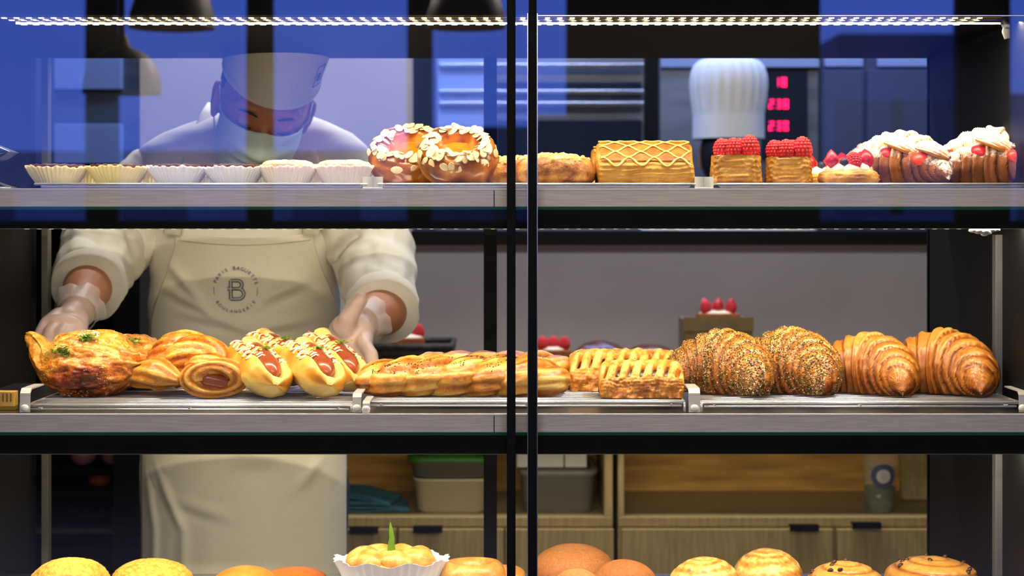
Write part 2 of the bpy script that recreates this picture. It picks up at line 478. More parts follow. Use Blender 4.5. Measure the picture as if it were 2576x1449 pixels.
# side panels, top, base
bx('side_panel', M['black2'], case, CX0 - .02, CX0, 0.0, YR, 0.35, 1.70)
bx('side_panel', M['black2'], case, CX1, CX1 + .02, 0.02, YR, 0.35, 1.70)
bx('outer_panel', M['black2'], case, HX0, CX0 - .02, 0.02, YR, 0.35, 1.70)
bx('outer_panel', M['black2'], case, CX1 + .02, HX1, 0.05, YR, 0.35, 1.70)
bx('top_panel', M['black'], case, HX0, HX1, 0.0, YR + .02, ztop, ztop + .02)
bx('front_beam', M['black'], case, HX0, HX1, -0.02, 0.0, ztop, 1.72)
bx('header', M['black'], case, HX0, HX1, 0.0, YR + .02, ztop + .02, 1.75)
bx('base', M['black'], case, HX0, HX1, 0.0, YR, 0.0, 0.60)
# rear frame (open back)
bx('rear_post', M['oliveedge'], case, X(108, YR), X(125, YR), YR - .012, YR + .012, 0.6, ztop, bevel=.001)
bx('rear_post', M['black'], case, X(1217, YR), X(1250, YR), YR - .012, YR + .012, 0.6, ztop, bevel=.001)
bx('rear_post', M['black'], case, X(2335, YR), X(2352, YR), YR - .012, YR + .012, 0.6, ztop, bevel=.001)
bx('side_rail', mat('dim_rail', (.10, .10, .11, 1), .5, .3), case, X(2500, .16), X(2531, .16), 0.15, 0.17, 0.6, Z(590, .16), bevel=.001)
# front glass in two panes and the slim black sash bars between
for (a, b) in ((HX0, X(1278, -.03)), (X(1350, -.03), HX1)):
    bx('glass_pane', M['glass'], case, a, b, -0.033, -0.029, 0.55, ztop + .03)
bx('glass_pane', M['glass'], case, X(1296, -.03), X(1330, -.03), -0.033, -0.029, 0.55, ztop + .03)
bx('sash_bar', M['black'], case, X(1275, -.03), X(1297, -.03), -0.042, -0.024, 0.55, 1.75, bevel=.0008)
bx('sash_bar', M['black'], case, X(1328, -.03), X(1352, -.03), -0.040, -0.022, 0.55, ztop, bevel=.0008)
bx('sash_trim', M['steel_edge'], case, X(1350.5, -.03), X(1352.2, -.03), -0.0415, -0.040, 0.55, ztop)
bx('sash_trim', M['steel_edge'], case, X(1326.5, -.03), X(1328.2, -.03), -0.0415, -0.040, 0.55, ztop)
bx('glass_edge_trim', M['steel_edge'], case, X(1352, -.03), HX1, -0.034, -0.030, Z(41, -.03), Z(39, -.03))
# shelves
for T, yb in ((T1, .50), (T2, .50), (T3, .31)):
    sh = bx('shelf', M['shelf_top'], case, CX0, CX1, 0.004, yb, T - .004, T)
    bx('fascia', M['steel'], sh, CX0 - .1 if T else 0, CX1 + .12, -0.002, 0.004, T - .025, T - .001, bevel=.0008)
    bx('fascia_lip', M['lip'], sh, CX0 - .1, CX1 + .12, -0.0035, 0.004, T - .0012, T + .0006)
    bx('glass_edge', M['greenglass'], sh, CX0 - .1, CX1 + .12, -0.001, 0.05, T - .0290, T - .0252)
    bx('beam', M['black'], sh, CX0 - .1, CX1 + .12, 0.0, 0.012, T - .0550, T - .0292)
    bx('beam_trim', M['oliveedge'], sh, CX0 - .1, CX1 + .12, -0.0008, 0.0, T - .0556, T - .0548)
    bx('shelf_underside', M['black2'], sh, CX0, CX1, 0.05, yb, T - .048, T - .0042)
    m = MB(); xj = X(1243, 0); m.box(xj - .0006, xj + .0006, -0.0023, 0.0, T - .025, T - .002); m.build('joint', M['black'], sh, smooth=False, world=True)
for c in case.children: pass
# LED strips: three rows under the top panel, one under each shelf beam
def led_row(y, z, x0, x1, off, pitch=0.0171, big=1.0):
    st = bx('led_strip', mat('led_tape', (0.30, 0.26, 0.12, 1), 0.5), case, x0, x1, y - .004, y + .004, z, z + .0012)
    n = min(99, int((x1 - x0) / pitch))
    first = None
    for i in range(n):
        x = x0 + off + i * pitch
        if x > x1: break
        if first is None:
            q = MB(); q.box(-.0034 * big, .0034 * big, -.0024, .0024, -.0012, 0)
            first = q.build('led', M['led'], st, smooth=False); o = first
        else:
            o = first.copy(); COL.objects.link(o); o.parent = st
        o.location = Vector((x, y, z)) - wloc(st)
led_row(0.002, ztop - .0012, X(-60, 0), X(2520, 0), .004)
led_row(0.030, ztop - .0012, X(15, 0.03), X(2500, .03), .008)
led_row(0.088, ztop - .0012, X(50, .088), X(2440, .088), .006, big=1.2)
for T in (T1, T2):
    led_row(0.020, T - .0546, X(40, 0), X(2480, 0), .01, big=.8)
# channel rails between the LED rows
for y in (.016, .046, .066):
    bx('strip_channel', M['steel_edge'], case, X(40, y), X(2520, y), y - .0008, y + .0008, ztop - .0035, ztop)
# loose white ends of cable and putty at the right end of the strips
m = MB(); m.tube([P(2526, 50, .02), P(2532, 62, .02), P(2530, 80, .02), P(2534, 97, .02)], [.003, .0045, .0055, .004], 10); m.tube([P(2518, 55, .02), P(2526, 70, .02)], .002, 8)
m.build('cable_end', M['white_plastic'], case, world=True)
m = MB()
for (u, v, r) in ((2448, 580, .004), (2462, 582, .005), (2478, 584, .006), (2496, 579, .004), (2476, 590, .003), (2508, 578, .003)):
    m.ball(P(u, v, .03), (r * 1.5, r, r * .7), fn=lambda d: 1 + .3 * nz(d, 3))
m.build('putty', M['white_plastic'], case, world=True)
m = MB(); m.ball(P(2469, 1139, .03), (.007, .004, .002)); m.build('putty', M['white_plastic'], case, world=True)

# ------------------------------------------------------------------ trays on the top shelf, racks on the middle shelf
def tray(u0, u1, label, rim=True):
    x0, x1 = X(u0, .05), X(u1, .05); y0, y1 = .028, .44; z = T1 + .0006
    t = thing('serving_tray', label, 'tray', ((x0 + x1) / 2, (y0 + y1) / 2, z), group='steel trays on the top shelf')
    m = MB(); m.box(x0 + .006, x1 - .006, y0 + .004, y1, z, z + .006)
    m.build('tray_base', M['tray'], t, world=True, bevel=.002)
    m = MB()
    zr = z + .0065
    m.tube([(x0, y0, zr), (x1, y0, zr), (x1, y1, zr), (x0, y1, zr)], .0018, 8, closed=True)
    m.build('rim', M['chrome'], t, world=True)
    return z + .007
TT = tray(98, 925, 'low steel tray under the six paper-cup tarts')
tray(955, 1745, 'low steel tray under the almond and lattice pastries')
tray(1795, 2640, 'low steel tray under the raspberry puffs and sugared croissants')

def clip(u, label, Y=.03, w=.026, h=.017):
    x = X(u, Y)
    t = thing('price_clip', label, 'clip', (x, Y, T1 + .0005), group='white clips between the trays')
    m = MB(); m.grid(lambda a, b: Vector((-w * .5 + w * a, -.003 + .007 * math.sin(a * PI), .0 + h * b)), 10, 2)
    m.grid(lambda a, b: Vector((-w * .5 + w * a, .002 + .007 * math.sin(a * PI), h - h * b)), 10, 2)
    m.box(-w * .5, w * .5, -.004, .002, 0, .002)
    m.build('clip_body', M['white_plastic'], t)
    m = MB(); m.box(-.0004, .0004, .0032, .0042, 0, h); m.xform(Matrix.Translation((0, -.0082 + .007, 0)))
    m.build('slot', M['steel'], t, smooth=False)
clip(938, 'white curved price clip right of the paper-cup tarts', w=.028)
clip(1771, 'white curved price clip left of the raspberry puffs', w=.026)

def wire_rack(u0, u1, h, label, y0=.028, y1=.44, n=17):
    x0, x1 = X(u0, y0), X(u1, y0); z = T2 + .0006
    t = thing('wire_rack', label, 'rack', ((x0 + x1) / 2, (y0 + y1) / 2, z), group='chrome wire racks on the middle shelf')
    m = MB(); m.tube([(x0, y0, z + h), (x1, y0, z + h), (x1, y1, z + h), (x0, y1, z + h)], .0022, 8, closed=True)
    m.build('rim', M['chrome'], t, world=True)
    m = MB(); m.tube([(x0 + .004, y0 + .004, z + h - .0055), (x1 - .004, y0 + .004, z + h - .0055)], .0016, 8); m.build('lower_wire', M['chrome'], t, world=True)
    for i in range(1, n):
        y = y0 + (y1 - y0) * i / n
        m = MB(); m.tube([(x0, y, z + h), (x1, y, z + h)], .0015, 8); m.build('wire', M['chrome'], t, world=True)
    for a in range(3):
        x = x0 + (x1 - x0) * (.04 + .46 * a)
        m = MB(); m.tube([(x, y0, z + h - .003), (x, y1, z + h - .003)], .0016, 8); m.build('cross_bar', M['chrome'], t, world=True)
    for (x, y) in ((x0, y0), (x1, y0), (x0, y1), (x1, y1)):
        m = MB(); m.tube([(x, y, z), (x, y, z + h)], .002, 8); m.build('foot', M['chrome'], t, world=True)
    return z + h + .0015
R1 = wire_rack(66, 884, .0085, 'chrome wire rack under the ham bread and hot dogs')
R2 = wire_rack(925, 1722, .0135, 'chrome wire rack under the long twist and the berry lattice')
R3 = wire_rack(1765, 2566, .0125, 'chrome wire rack under the four large croissants')

def holder(u, label, Y=.05, w=.014, h=.03, m_=None):
    x = X(u, Y)
    t = thing('steel_holder', label, 'holder', (x, Y, T2 + .0006), group='bent steel holders at the rack ends')
    m = MB(); pr = [(-.03, 0), (-.028, h * .8), (-.02, h), (.05, h), (.05, h - .002), (-.018, h - .002), (-.0255, h * .78), (-.0275, 0)]
    b = len(m.v)
    for p in pr:
        m.add((-w / 2, p[0], p[1])); m.add((w / 2, p[0], p[1]))
    n = len(pr)
    for i in range(n):
        j = (i + 1) % n; m.face((2 * i, 2 * j, 2 * j + 1, 2 * i + 1))
    m.face([2 * i for i in range(n)][::-1]); m.face([2 * i + 1 for i in range(n)])
    m.build('holder_plate', m_ or M['steel'], t, smooth=False)
    m = MB(); m.ball((0, -.03, .006), (.006, .004, .005)); m.build('holder_knob', M['white_plastic'], t)
holder(76, 'bent steel holder at the left end of the ham bread rack', h=.033)
holder(902, 'bent steel holder beside the hot dog rack', w=.012, h=.026)
holder(925, 'bent white-lit holder at the left end of the long twist', w=.01, h=.017, Y=.032)
holder(1742, 'bent steel holder between berry lattice and seeded croissants', w=.016, h=.033)
holder(2558, 'bent steel holder at the right end of the croissant rack', w=.009, h=.03)

# small wooden block at the left edge, clear plastic stand on the shelf above
t = thing('price_block', 'small ribbed wooden price block at the far left of the middle shelf', 'price holder', (X(12, .06), .06, T2 + .0006))
m = MB(); m.box(-.04, .016, -.01, .012, .005, .026); m.build('block', mat('honey_wood', srgb(205, 160, 70), .5, nscale=40, namt=.2), t, bevel=.001)
for i in range(8):
    m = MB(); m.box(-.028 + i * .0055, -.0262 + i * .0055, -.0112, -.010, .012, .0235); m.build('groove', mat('burnt_groove', srgb(110, 72, 20), .7), t, smooth=False)
m = MB(); m.box(-.04, .016, -.008, .01, 0, .005); m.build('block_foot', mat('brass_foot', srgb(150, 120, 40), .4, .6), t, smooth=False)
M['clear'] = mat('clear_plastic', (0.8, 0.85, 0.9, 1), 0.08, alpha=.28)
t = thing('plastic_stand', 'clear folded plastic stand at the far left of the top shelf', 'stand', (X(0, .05), .05, T1 + .0006))
def strip(m, pts, w=.05):
    for k in range(len(pts) - 1):
        (x0, z0), (x1, z1) = pts[k], pts[k + 1]
        m.grid(lambda a, b: Vector((x0 + (x1 - x0) * a, -w / 2 + w * b, z0 + (z1 - z0) * a)), 2, 2)
m = MB(); strip(m, [(-.05, .03), (-.01, .064), (.020, .052), (.004, .042), (-.05, .030)]); m.build('upper_fold', M['clear'], t, smooth=False)
m = MB(); strip(m, [(-.05, .004), (.022, .001), (-.012, .012), (-.03, .03)]); m.build('lower_fold', M['clear'], t, smooth=False)
m = MB(); m.tube([(-.05, -.025, .062), (-.008, -.025, .064), (.020, -.025, .052), (-.008, -.025, .045)], .0012, 6); m.tube([(-.05, -.025, .004), (.022, -.025, .001)], .0012, 6); m.build('edge', mat('bright_plastic_edge', (.8, .85, .85, 1), .1, alpha=.7), t)
# ------------------------------------------------------------------ baked goods: materials
def hx(*t): return [srgb(*c) for c in t]
M['croissant'] = crust('croissant_crust', hx((236, 194, 120), (214, 146, 62), (174, 98, 28), (116, 56, 14), (56, 24, 7)), .38, 45, .16, .35, 260, .35)
M['croissant_dark'] = crust('dark_croissant_crust', hx((236, 190, 120), (190, 120, 50), (130, 68, 26), (82, 38, 14), (45, 20, 8)), .5, 45, .15, .35, 260, .15)
M['sugar_top'] = crust('sugar_dusted_crust', hx((250, 246, 240), (244, 232, 212), (222, 180, 120), (170, 110, 56), (100, 55, 25)), .7, 70, .25, .4, 300, 0)
M['golden'] = crust('golden_crust', hx((242, 208, 126), (222, 164, 74), (190, 120, 42), (144, 76, 22), (84, 38, 12)), .38, 60, .32, .5, 150, .35)
M['ham_crust'] = crust('speckled_cheese_crust', hx((242, 206, 120), (226, 160, 62), (196, 108, 28), (138, 56, 12), (76, 26, 8)), .34, 60, .5, .9, 160, .5)
M['bun'] = crust('soft_bun_crust', hx((250, 228, 160), (244, 204, 104), (230, 154, 46), (190, 100, 18), (130, 58, 10)), .45, 30, .12, .1, 160, .2)
M['orange_bun'] = crust('orange_bun_crust', hx((238, 168, 70), (222, 126, 34), (194, 88, 14), (146, 56, 8), (90, 30, 5)), .4, 30, .22, .25, 120, .2)
M['brown_bun'] = crust('brown_speckled_crust', hx((204, 146, 84), (176, 108, 52), (148, 80, 32), (114, 56, 20), (74, 34, 12)), .6, 300, .35, .6, 500, .0)
M['crumb'] = crust('yellow_cookie_crust', hx((240, 206, 96), (226, 178, 62), (204, 144, 36), (166, 104, 22), (120, 66, 14)), .6, 120, .3, .9, 260, .0)
M['puff'] = crust('puff_layers', hx((236, 196, 108), (210, 154, 58), (178, 116, 32), (130, 76, 18), (80, 42, 10)), .5, 90, .25, .5, 250, .1)
M['lattice_bar'] = crust('flaky_lattice_crust', hx((246, 212, 124), (230, 174, 78), (202, 130, 44), (156, 86, 26), (96, 46, 14)), .42, 90, .35, .5, 260, .25)
M['almond_crust'] = crust('glazed_almond_crust', hx((226, 166, 70), (190, 118, 30), (144, 76, 12), (94, 44, 6), (52, 22, 4)), .28, 40, .25, .35, 150, .6)
M['cheese_crumb'] = crust('cheese_crumb_crust', hx((254, 238, 170), (248, 214, 120), (232, 172, 80), (190, 120, 60), (120, 66, 34)), .45, 90, .35, .7, 240, .2)
M['apricot'] = mat('apricot_glaze', srgb(214, 112, 12), .3, nscale=60, namt=.3, bump=.2, bscale=60, coat=.15)
M['almond'] = mat('almond_slice', srgb(244, 218, 168), .45, nscale=120, namt=.08)
M['sausage'] = mat('grilled_sausage', srgb(148, 72, 42), .28, nscale=40, namt=.25, bump=.25, bscale=60, coat=.4)
M['sauce'] = mat('cream_sauce', srgb(252, 232, 190), .35)
M['ketchup'] = mat('ketchup_glaze', srgb(205, 52, 34), .3)
M['herb'] = mat('green_herb', srgb(112, 140, 34), .6, nscale=90, namt=.4)
M['seed_w'] = mat('white_sesame', srgb(248, 226, 170), .45)
M['seed_g'] = mat('olive_flax_seed', srgb(122, 104, 52), .45, nscale=200, namt=.4)
M['seed_k'] = mat('black_sesame', srgb(30, 24, 22), .45)
M['raspberry'] = mat('raspberry', srgb(214, 48, 58), .5, nscale=60, namt=.2, sss=.15)
M['strawberry'] = mat('strawberry_slice', srgb(232, 66, 40), .35, nscale=50, namt=.25, sss=.1)
M['strawberry_skin'] = mat('strawberry_skin', srgb(200, 40, 56), .35, nscale=60, namt=.25)
M['blueberry'] = mat('blueberry', srgb(36, 44, 74), .5, nscale=60, namt=.2)
M['cream'] = mat('whipped_cream', srgb(246, 238, 214), .5, nscale=30, namt=.05)
M['cherry'] = mat('cherry_filling', srgb(56, 5, 12), .3, coat=.1)
M['paper_w'] = mat('white_baking_paper', srgb(232, 232, 238), .7, sss=.1)
M['paper_y'] = mat('cream_baking_paper', srgb(238, 222, 168), .7, sss=.1)
M['paper_p'] = mat('blush_baking_paper', srgb(238, 226, 222), .7, sss=.1)
M['choc'] = mat('chocolate_filling', srgb(70, 38, 22), .3, nscale=40, namt=.2)
M['pale_crust'] = crust('pale_tart_crust', hx((252, 236, 206), (244, 220, 178), (230, 196, 140), (200, 150, 90), (150, 100, 50)), .6, 60, .2, .5, 200, 0)
M['leaf'] = mat('fresh_green_leaf', srgb(92, 130, 14), .4, nscale=30, namt=.2)

def dusted(name, base, amt=(.15, .75)):
    m = M[base].copy(); m.name = name; nt = m.node_tree; N = nt.nodes.new; L = nt.links.new
    bs = nt.nodes['Principled BSDF']; src = bs.inputs['Base Color'].links[0].from_socket
    tc = N('ShaderNodeTexCoord'); sp = N('ShaderNodeSeparateXYZ'); L(tc.outputs['Normal'], sp.inputs[0])
    n = N('ShaderNodeTexNoise'); n.inputs['Scale'].default_value = 260; n.inputs['Detail'].default_value = 3; L(tc.outputs['Object'], n.inputs['Vector'])
    a = N('ShaderNodeMath'); a.operation = 'MULTIPLY_ADD'; a.inputs[1].default_value = .9; a.inputs[2].default_value = -.45; L(n.outputs[0], a.inputs[0])
    b = N('ShaderNodeMath'); b.operation = 'ADD'; L(sp.outputs[2], b.inputs[0]); L(a.outputs[0], b.inputs[1])
    r = N('ShaderNodeMapRange'); r.inputs[1].default_value = amt[0]; r.inputs[2].default_value = amt[1]; L(b.outputs[0], r.inputs[0])
    mx = N('ShaderNodeMix'); mx.data_type = 'RGBA'; L(r.outputs[0], mx.inputs[0]); L(src, mx.inputs[6]); mx.inputs[7].default_value = srgb(244, 240, 232)
    L(mx.outputs[2], bs.inputs['Base Color']); bs.inputs['Coat Weight'].default_value = 0; bs.inputs['Roughness'].default_value = .7
    return m
M['dust_dark'] = dusted('sugared_dark_crust', 'croissant_dark', (.35, .95))
M['dust_gold'] = dusted('sugared_golden_crust', 'golden', (.22, .80))
# ------------------------------------------------------------------ croissant
def croissant_mesh(seed, L=.17, R0=.046, bend=1.1, nu=150, nv=84, ridges=(.14, .36, .55, .72, .86), dark=0.0, hz=1.12):
    rnd = random.Random(seed)
    rg = [r + rnd.uniform(-.02, .02) for r in ridges]
    Rc = L / (2 * bend)
    def spine(t):                      # t in -1..1
        a = t * bend
        return Vector((Rc * math.sin(a) * 1.05, Rc * (math.cos(a) - 1), 0))
    m = MB()
    def prof(t, th):
        w = .045 * math.sin(th + .6) + .03 * math.sin(2 * th + seed) + .02 * nz((t * 3, th, 0), 1.0, seed)
        q = abs(t) + w * (1 if t >= 0 else -1)
        env = (1 - clamp(abs(t)) ** 2.1) ** .62
        r = R0 * (.06 + .94 * env)
        # stepped turns of the rolled dough
        st = 0; near = 1; dk = 0
        for i, e in enumerate(rg):
            d = q - e
            st -= .085 * sstep(-.012, .012, d) * (1 - .5 * e)
            # swell right before each edge
            if -.16 < d < 0.0: st += .06 * math.exp(-((d + .05) / .05) ** 2)
            near = min(near, abs(d))
            if 0 <= d < .05: dk = max(dk, 1 - d / .05)
            if 0 <= d < .13:
                st += .026 * math.sin(d * 300 + 2 * math.sin(th * 2)) * (1 - d / .13)
        st += .22 * (.3 + q) * .6
        r *= (1 + st)
        return r, dk, near, q
    def fn(i, j):
        t = -1 + 2 * i; th = 2 * PI * j
        r, dk, near, q = prof(t, th)
        c = spine(t)
        c2 = spine(t + .01) - spine(t - .01); c2.normalize()
        side = Vector((c2.y, -c2.x, 0))
        rr = r
        v = c + side * math.cos(th) * rr * 1.0 + Vector((0, 0, 1)) * math.sin(th) * rr * hz
        zc = R0 * .86 * ((1 - abs(t) ** 2.3) ** .5 * .80 + .20)
        v.z += zc
        ln = math.sin(q * 210 + 3 * math.sin(th + seed) + 4 * nz((t, math.sin(th), math.cos(th)), 2.2, seed))
        v += (side * math.cos(th) + Vector((0, 0, 1)) * math.sin(th)) * (.0011 * ln * sstep(.08, .3, abs(t)) + .0016 * fr(v, 60, seed))
        if v.z < 0.002: v.z = .002 + (v.z) * .04
        top = math.sin(th)
        bk = .48 + .40 * dk + .13 * ln * sstep(.05, .25, abs(t)) + .10 * fr(v, 40, seed + 3) - .14 * sstep(.2, 1, top) * math.exp(-((q - .05) / .25) ** 2)  # hump highlight put into the colour as a paler crown; step gaps darkened
        bk -= .12 * sstep(.3, 1, top) * (1 - dk)  # more of the painted highlight, over the upper side
        bk += .10 * sstep(.2, -.5, top) + .15 * sstep(.85, 1, abs(t)) + dark
        if near < .02 : bk -= .1
        return v, clamp(bk)
    m.grid(fn, nu, nv, cv=True)
    for e, sgn in ((0, -1), (nu, 1)):
        b = e * nv; c = m.add(sum((m.v[b + j] for j in range(nv)), Vector()) / nv, .8)
        for j in range(nv):
            j2 = (j + 1) % nv
            m.face((b + j, b + j2, c) if sgn > 0 else (b + j2, b + j, c))
    return m

def scatter(mb, src, n, rnd, size, cond=lambda v, nrm: True, flat=.45, aspect=1.6):
    """tiny seeds laid on the surface of src"""
    fs = src.f; k = 0; tries = 0
    while k < n and tries < n * 30:
        tries += 1
        f = fs[rnd.randrange(len(fs))]
        if len(f) < 4: continue
        a, b, c, d = (src.v[q] for q in f[:4])
        nr = (c - a).cross(d - b)
        if nr.length < 1e-9: continue
        nr.normalize()
        p = a.lerp(b, rnd.random()).lerp(d.lerp(c, rnd.random()), rnd.random())
        if not cond(p, nr): continue
        tg = (b - a).normalized(); an = rnd.random() * PI
        tg = (Matrix.Rotation(an, 3, nr) @ tg).normalized(); bt = nr.cross(tg)
        s = size * rnd.uniform(.75, 1.25); base = len(mb.v)
        p = p + nr * s * flat * .5
        for q in (tg * s * aspect, bt * s, -tg * s * aspect, -bt * s): mb.add(p + q * .6)
        mb.add(p + nr * s * flat); mb.add(p - nr * s * flat)
        for (x, y) in ((0, 1), (1, 2), (2, 3), (3, 0)):
            mb.face((base + x, base + y, base + 4)); mb.face((base + y, base + x, base + 5))
        k += 1

def flip_if_needed(m):
    # make the surface face outwards (signed volume)
    s = 0
    for f in m.f:
        a = m.v[f[0]]
        for k in range(1, len(f) - 1): s += a.dot(m.v[f[k]].cross(m.v[f[k + 1]]))
    if s < 0: m.f = [tuple(reversed(f)) for f in m.f]

def croissant(u, Y, z, seed, label, yaw=-42, seeds=False, scale=1.0, group=None, **kw):
    t = thing('croissant', label, 'croissant', (X(u, Y), Y, z), (0, 0, math.radians(yaw)), group)
    t.scale = (scale, scale, scale * .90)
    m = croissant_mesh(seed, **kw); flip_if_needed(m)
    m.build('croissant_body', M['croissant'], t)
    if seeds:
        rnd = random.Random(seed)
        cond = lambda p, n: n.z > -.6 and (nz(p, 30, seed) > -.24 - .35 * (p.x < .0) - .25 * (n.z > .4)) and p.z > .003
        for nm, mt, cnt, s in (('flax_seeds', M['seed_g'], 5200, .0013), ('sesame_seeds', M['seed_w'], 1500, .0012), ('black_seeds', M['seed_k'], 2600, .0013)):
            q = MB(); scatter(q, m, cnt, rnd, s, cond)
            q.build(nm, mt, t, smooth=False, kind='stuff')
    return t
rk = R3 + T2 * 0
LR = dict(L=.168, R0=.0425, bend=1.25, hz=1.2)
croissant(1822, .160, R3, 11, 'leftmost large croissant, covered in seeds, right of the front lattice pastry', -37, True, 1.14, 'large croissants on the right rack', **LR)
croissant(1990, .168, R3, 12, 'second large croissant, seeded on its hump, right of the fully seeded one', -39, True, 1.16, 'large croissants on the right rack', **LR)
croissant(2188, .162, R3, 13, 'plain glossy croissant between the seeded one and the rightmost one', -35, False, 1.08, 'large croissants on the right rack', **LR)
croissant(2375, .165, R3, 14, 'rightmost plain croissant, tall hump against the dark side panel', -35, False, 1.15, 'large croissants on the right rack', **LR)

# ------------------------------------------------------------------ herbs
def herbs(parent, c, n, rnd, sx=.012, sy=.01, dz=.002, name='parsley'):
    m = MB()
    for i in range(n):
        p = Vector(c) + Vector((rnd.gauss(0, sx * .5), rnd.gauss(0, sy * .5), rnd.uniform(0, dz)))
        a = rnd.random() * PI; l = rnd.uniform(.002, .0048); w = .0012
        d = Vector((math.cos(a), math.sin(a), rnd.uniform(-.5, .5))) * l; s = Vector((-math.sin(a), math.cos(a), .2)) * w
        b = len(m.v)
        for q in (p - d, p + s, p + d, p - s): m.add(q)
        m.add(p + Vector((0, 0, .0009)))
        for x, y in ((0, 1), (1, 2), (2, 3), (3, 0)): m.face((b + y, b + x, b + 4))
        m.face((b, b + 1, b + 2, b + 3))
    m.build(name, M['herb'], parent, smooth=False, kind='stuff')

# ------------------------------------------------------------------ ham and cheese bread (left of the middle shelf)
def ham_bread(u, Y, z, label, seed, sx=1.0, yaw=0, ear=True):
    t = thing('savory_bread', label, 'bread', (X(u, Y), Y, z), (0, 0, math.radians(yaw)), 'cheese-topped breads')
    m = MB()
    W, Dp, H = .080 * sx, .052, .090 * sx
    def fn(i, j):
        ph = -PI / 2 + PI * i; th = 2 * PI * j
        d = Vector((math.cos(ph) * math.cos(th), math.cos(ph) * math.sin(th), math.sin(ph)))
        v = Vector((d.x * W, d.y * Dp, d.z * H * .5))
        k = 1 + .13 * nz(d, 1.5, seed) + .07 * nz(d, 3.5, seed + 1) + .035 * fr(d, 7, seed)
        # pinched right end with pleats, raised left ear
        pl = sstep(.45, .95, d.x)
        k += .05 * fr(d, 3.5, seed + 8) + pl * (.06 * math.sin(9 * math.atan2(d.z, d.y + .001) ) - .02)
        v *= k
        if ear:
            e = sstep(.62, .98, -d.x)
            v.z += e * .030; v.x -= e * .008; v.y *= 1 - .55 * e
            cr = math.exp(-((d.x + .62) / .10) ** 2); v.z -= cr * .008 * max(0, d.z + .3)
        v.z -= .010 * pl * d.z
        v.z += H * .5 * .93
        if v.z < .001: v.z = .001 + v.z * .05
        a = .30 + .50 * math.exp(-((d.x + .0) / .5) ** 2) * sstep(.55, -.35, d.z) * sstep(.0, .4, -d.y) + .22 * fr(d, 4, seed + 5)
        a += .1 * pl + .12 * sstep(.0, -.6, d.z)
        return v, clamp(a)
    m.grid(fn, 110, 150, cv=True)
    flip_if_needed(m)
    m.build('bread_body', M['ham_crust'], t)
    rnd = random.Random(seed)
    q = MB(); scatter(q, m, 700, rnd, .0011, lambda p, n: n.y < .2 and -.055 * sx < p.x < .045 and nz(p, 30, seed) > -.05, .5, 1.4)
    q.build('sesame_seeds', M['seed_w'], t, smooth=False, kind='stuff')
    # onion slice and parsley on the crown
    q = MB(); q.tube([Vector((.004 + .015 * math.cos(a), -.014 + .012 * math.sin(a), H * .93 + .002 * math.cos(a) - .006 * math.sin(a - 1) ** 2)) for a in [i * PI / 9 for i in range(18)]], .0022, 8, closed=True)
    q.build('onion_ring', M['sauce'], t)
    for (hx0, hz0) in ((-.028, .70), (-.018, .66), (.004, .88), (.016, .90)):
        p = min((v for v in m.v if abs(v.x - hx0) < .006 and abs(v.z - H * hz0) < .006), key=lambda v: v.y, default=Vector((hx0, -.03, H * hz0)))
        herbs(t, p + Vector((0, -.001, .001)), 60, rnd, .013, .003, .009)
    return t, H
ham_bread(222, .165, R1, 'big browned cheese bread with a raised left ear, by the left hand', 3, 1.10, -4)
b2, H2 = ham_bread(318, .285, R1, 'cheese bread with herbs mostly hidden behind the big browned one', 8, .92, 8, False)

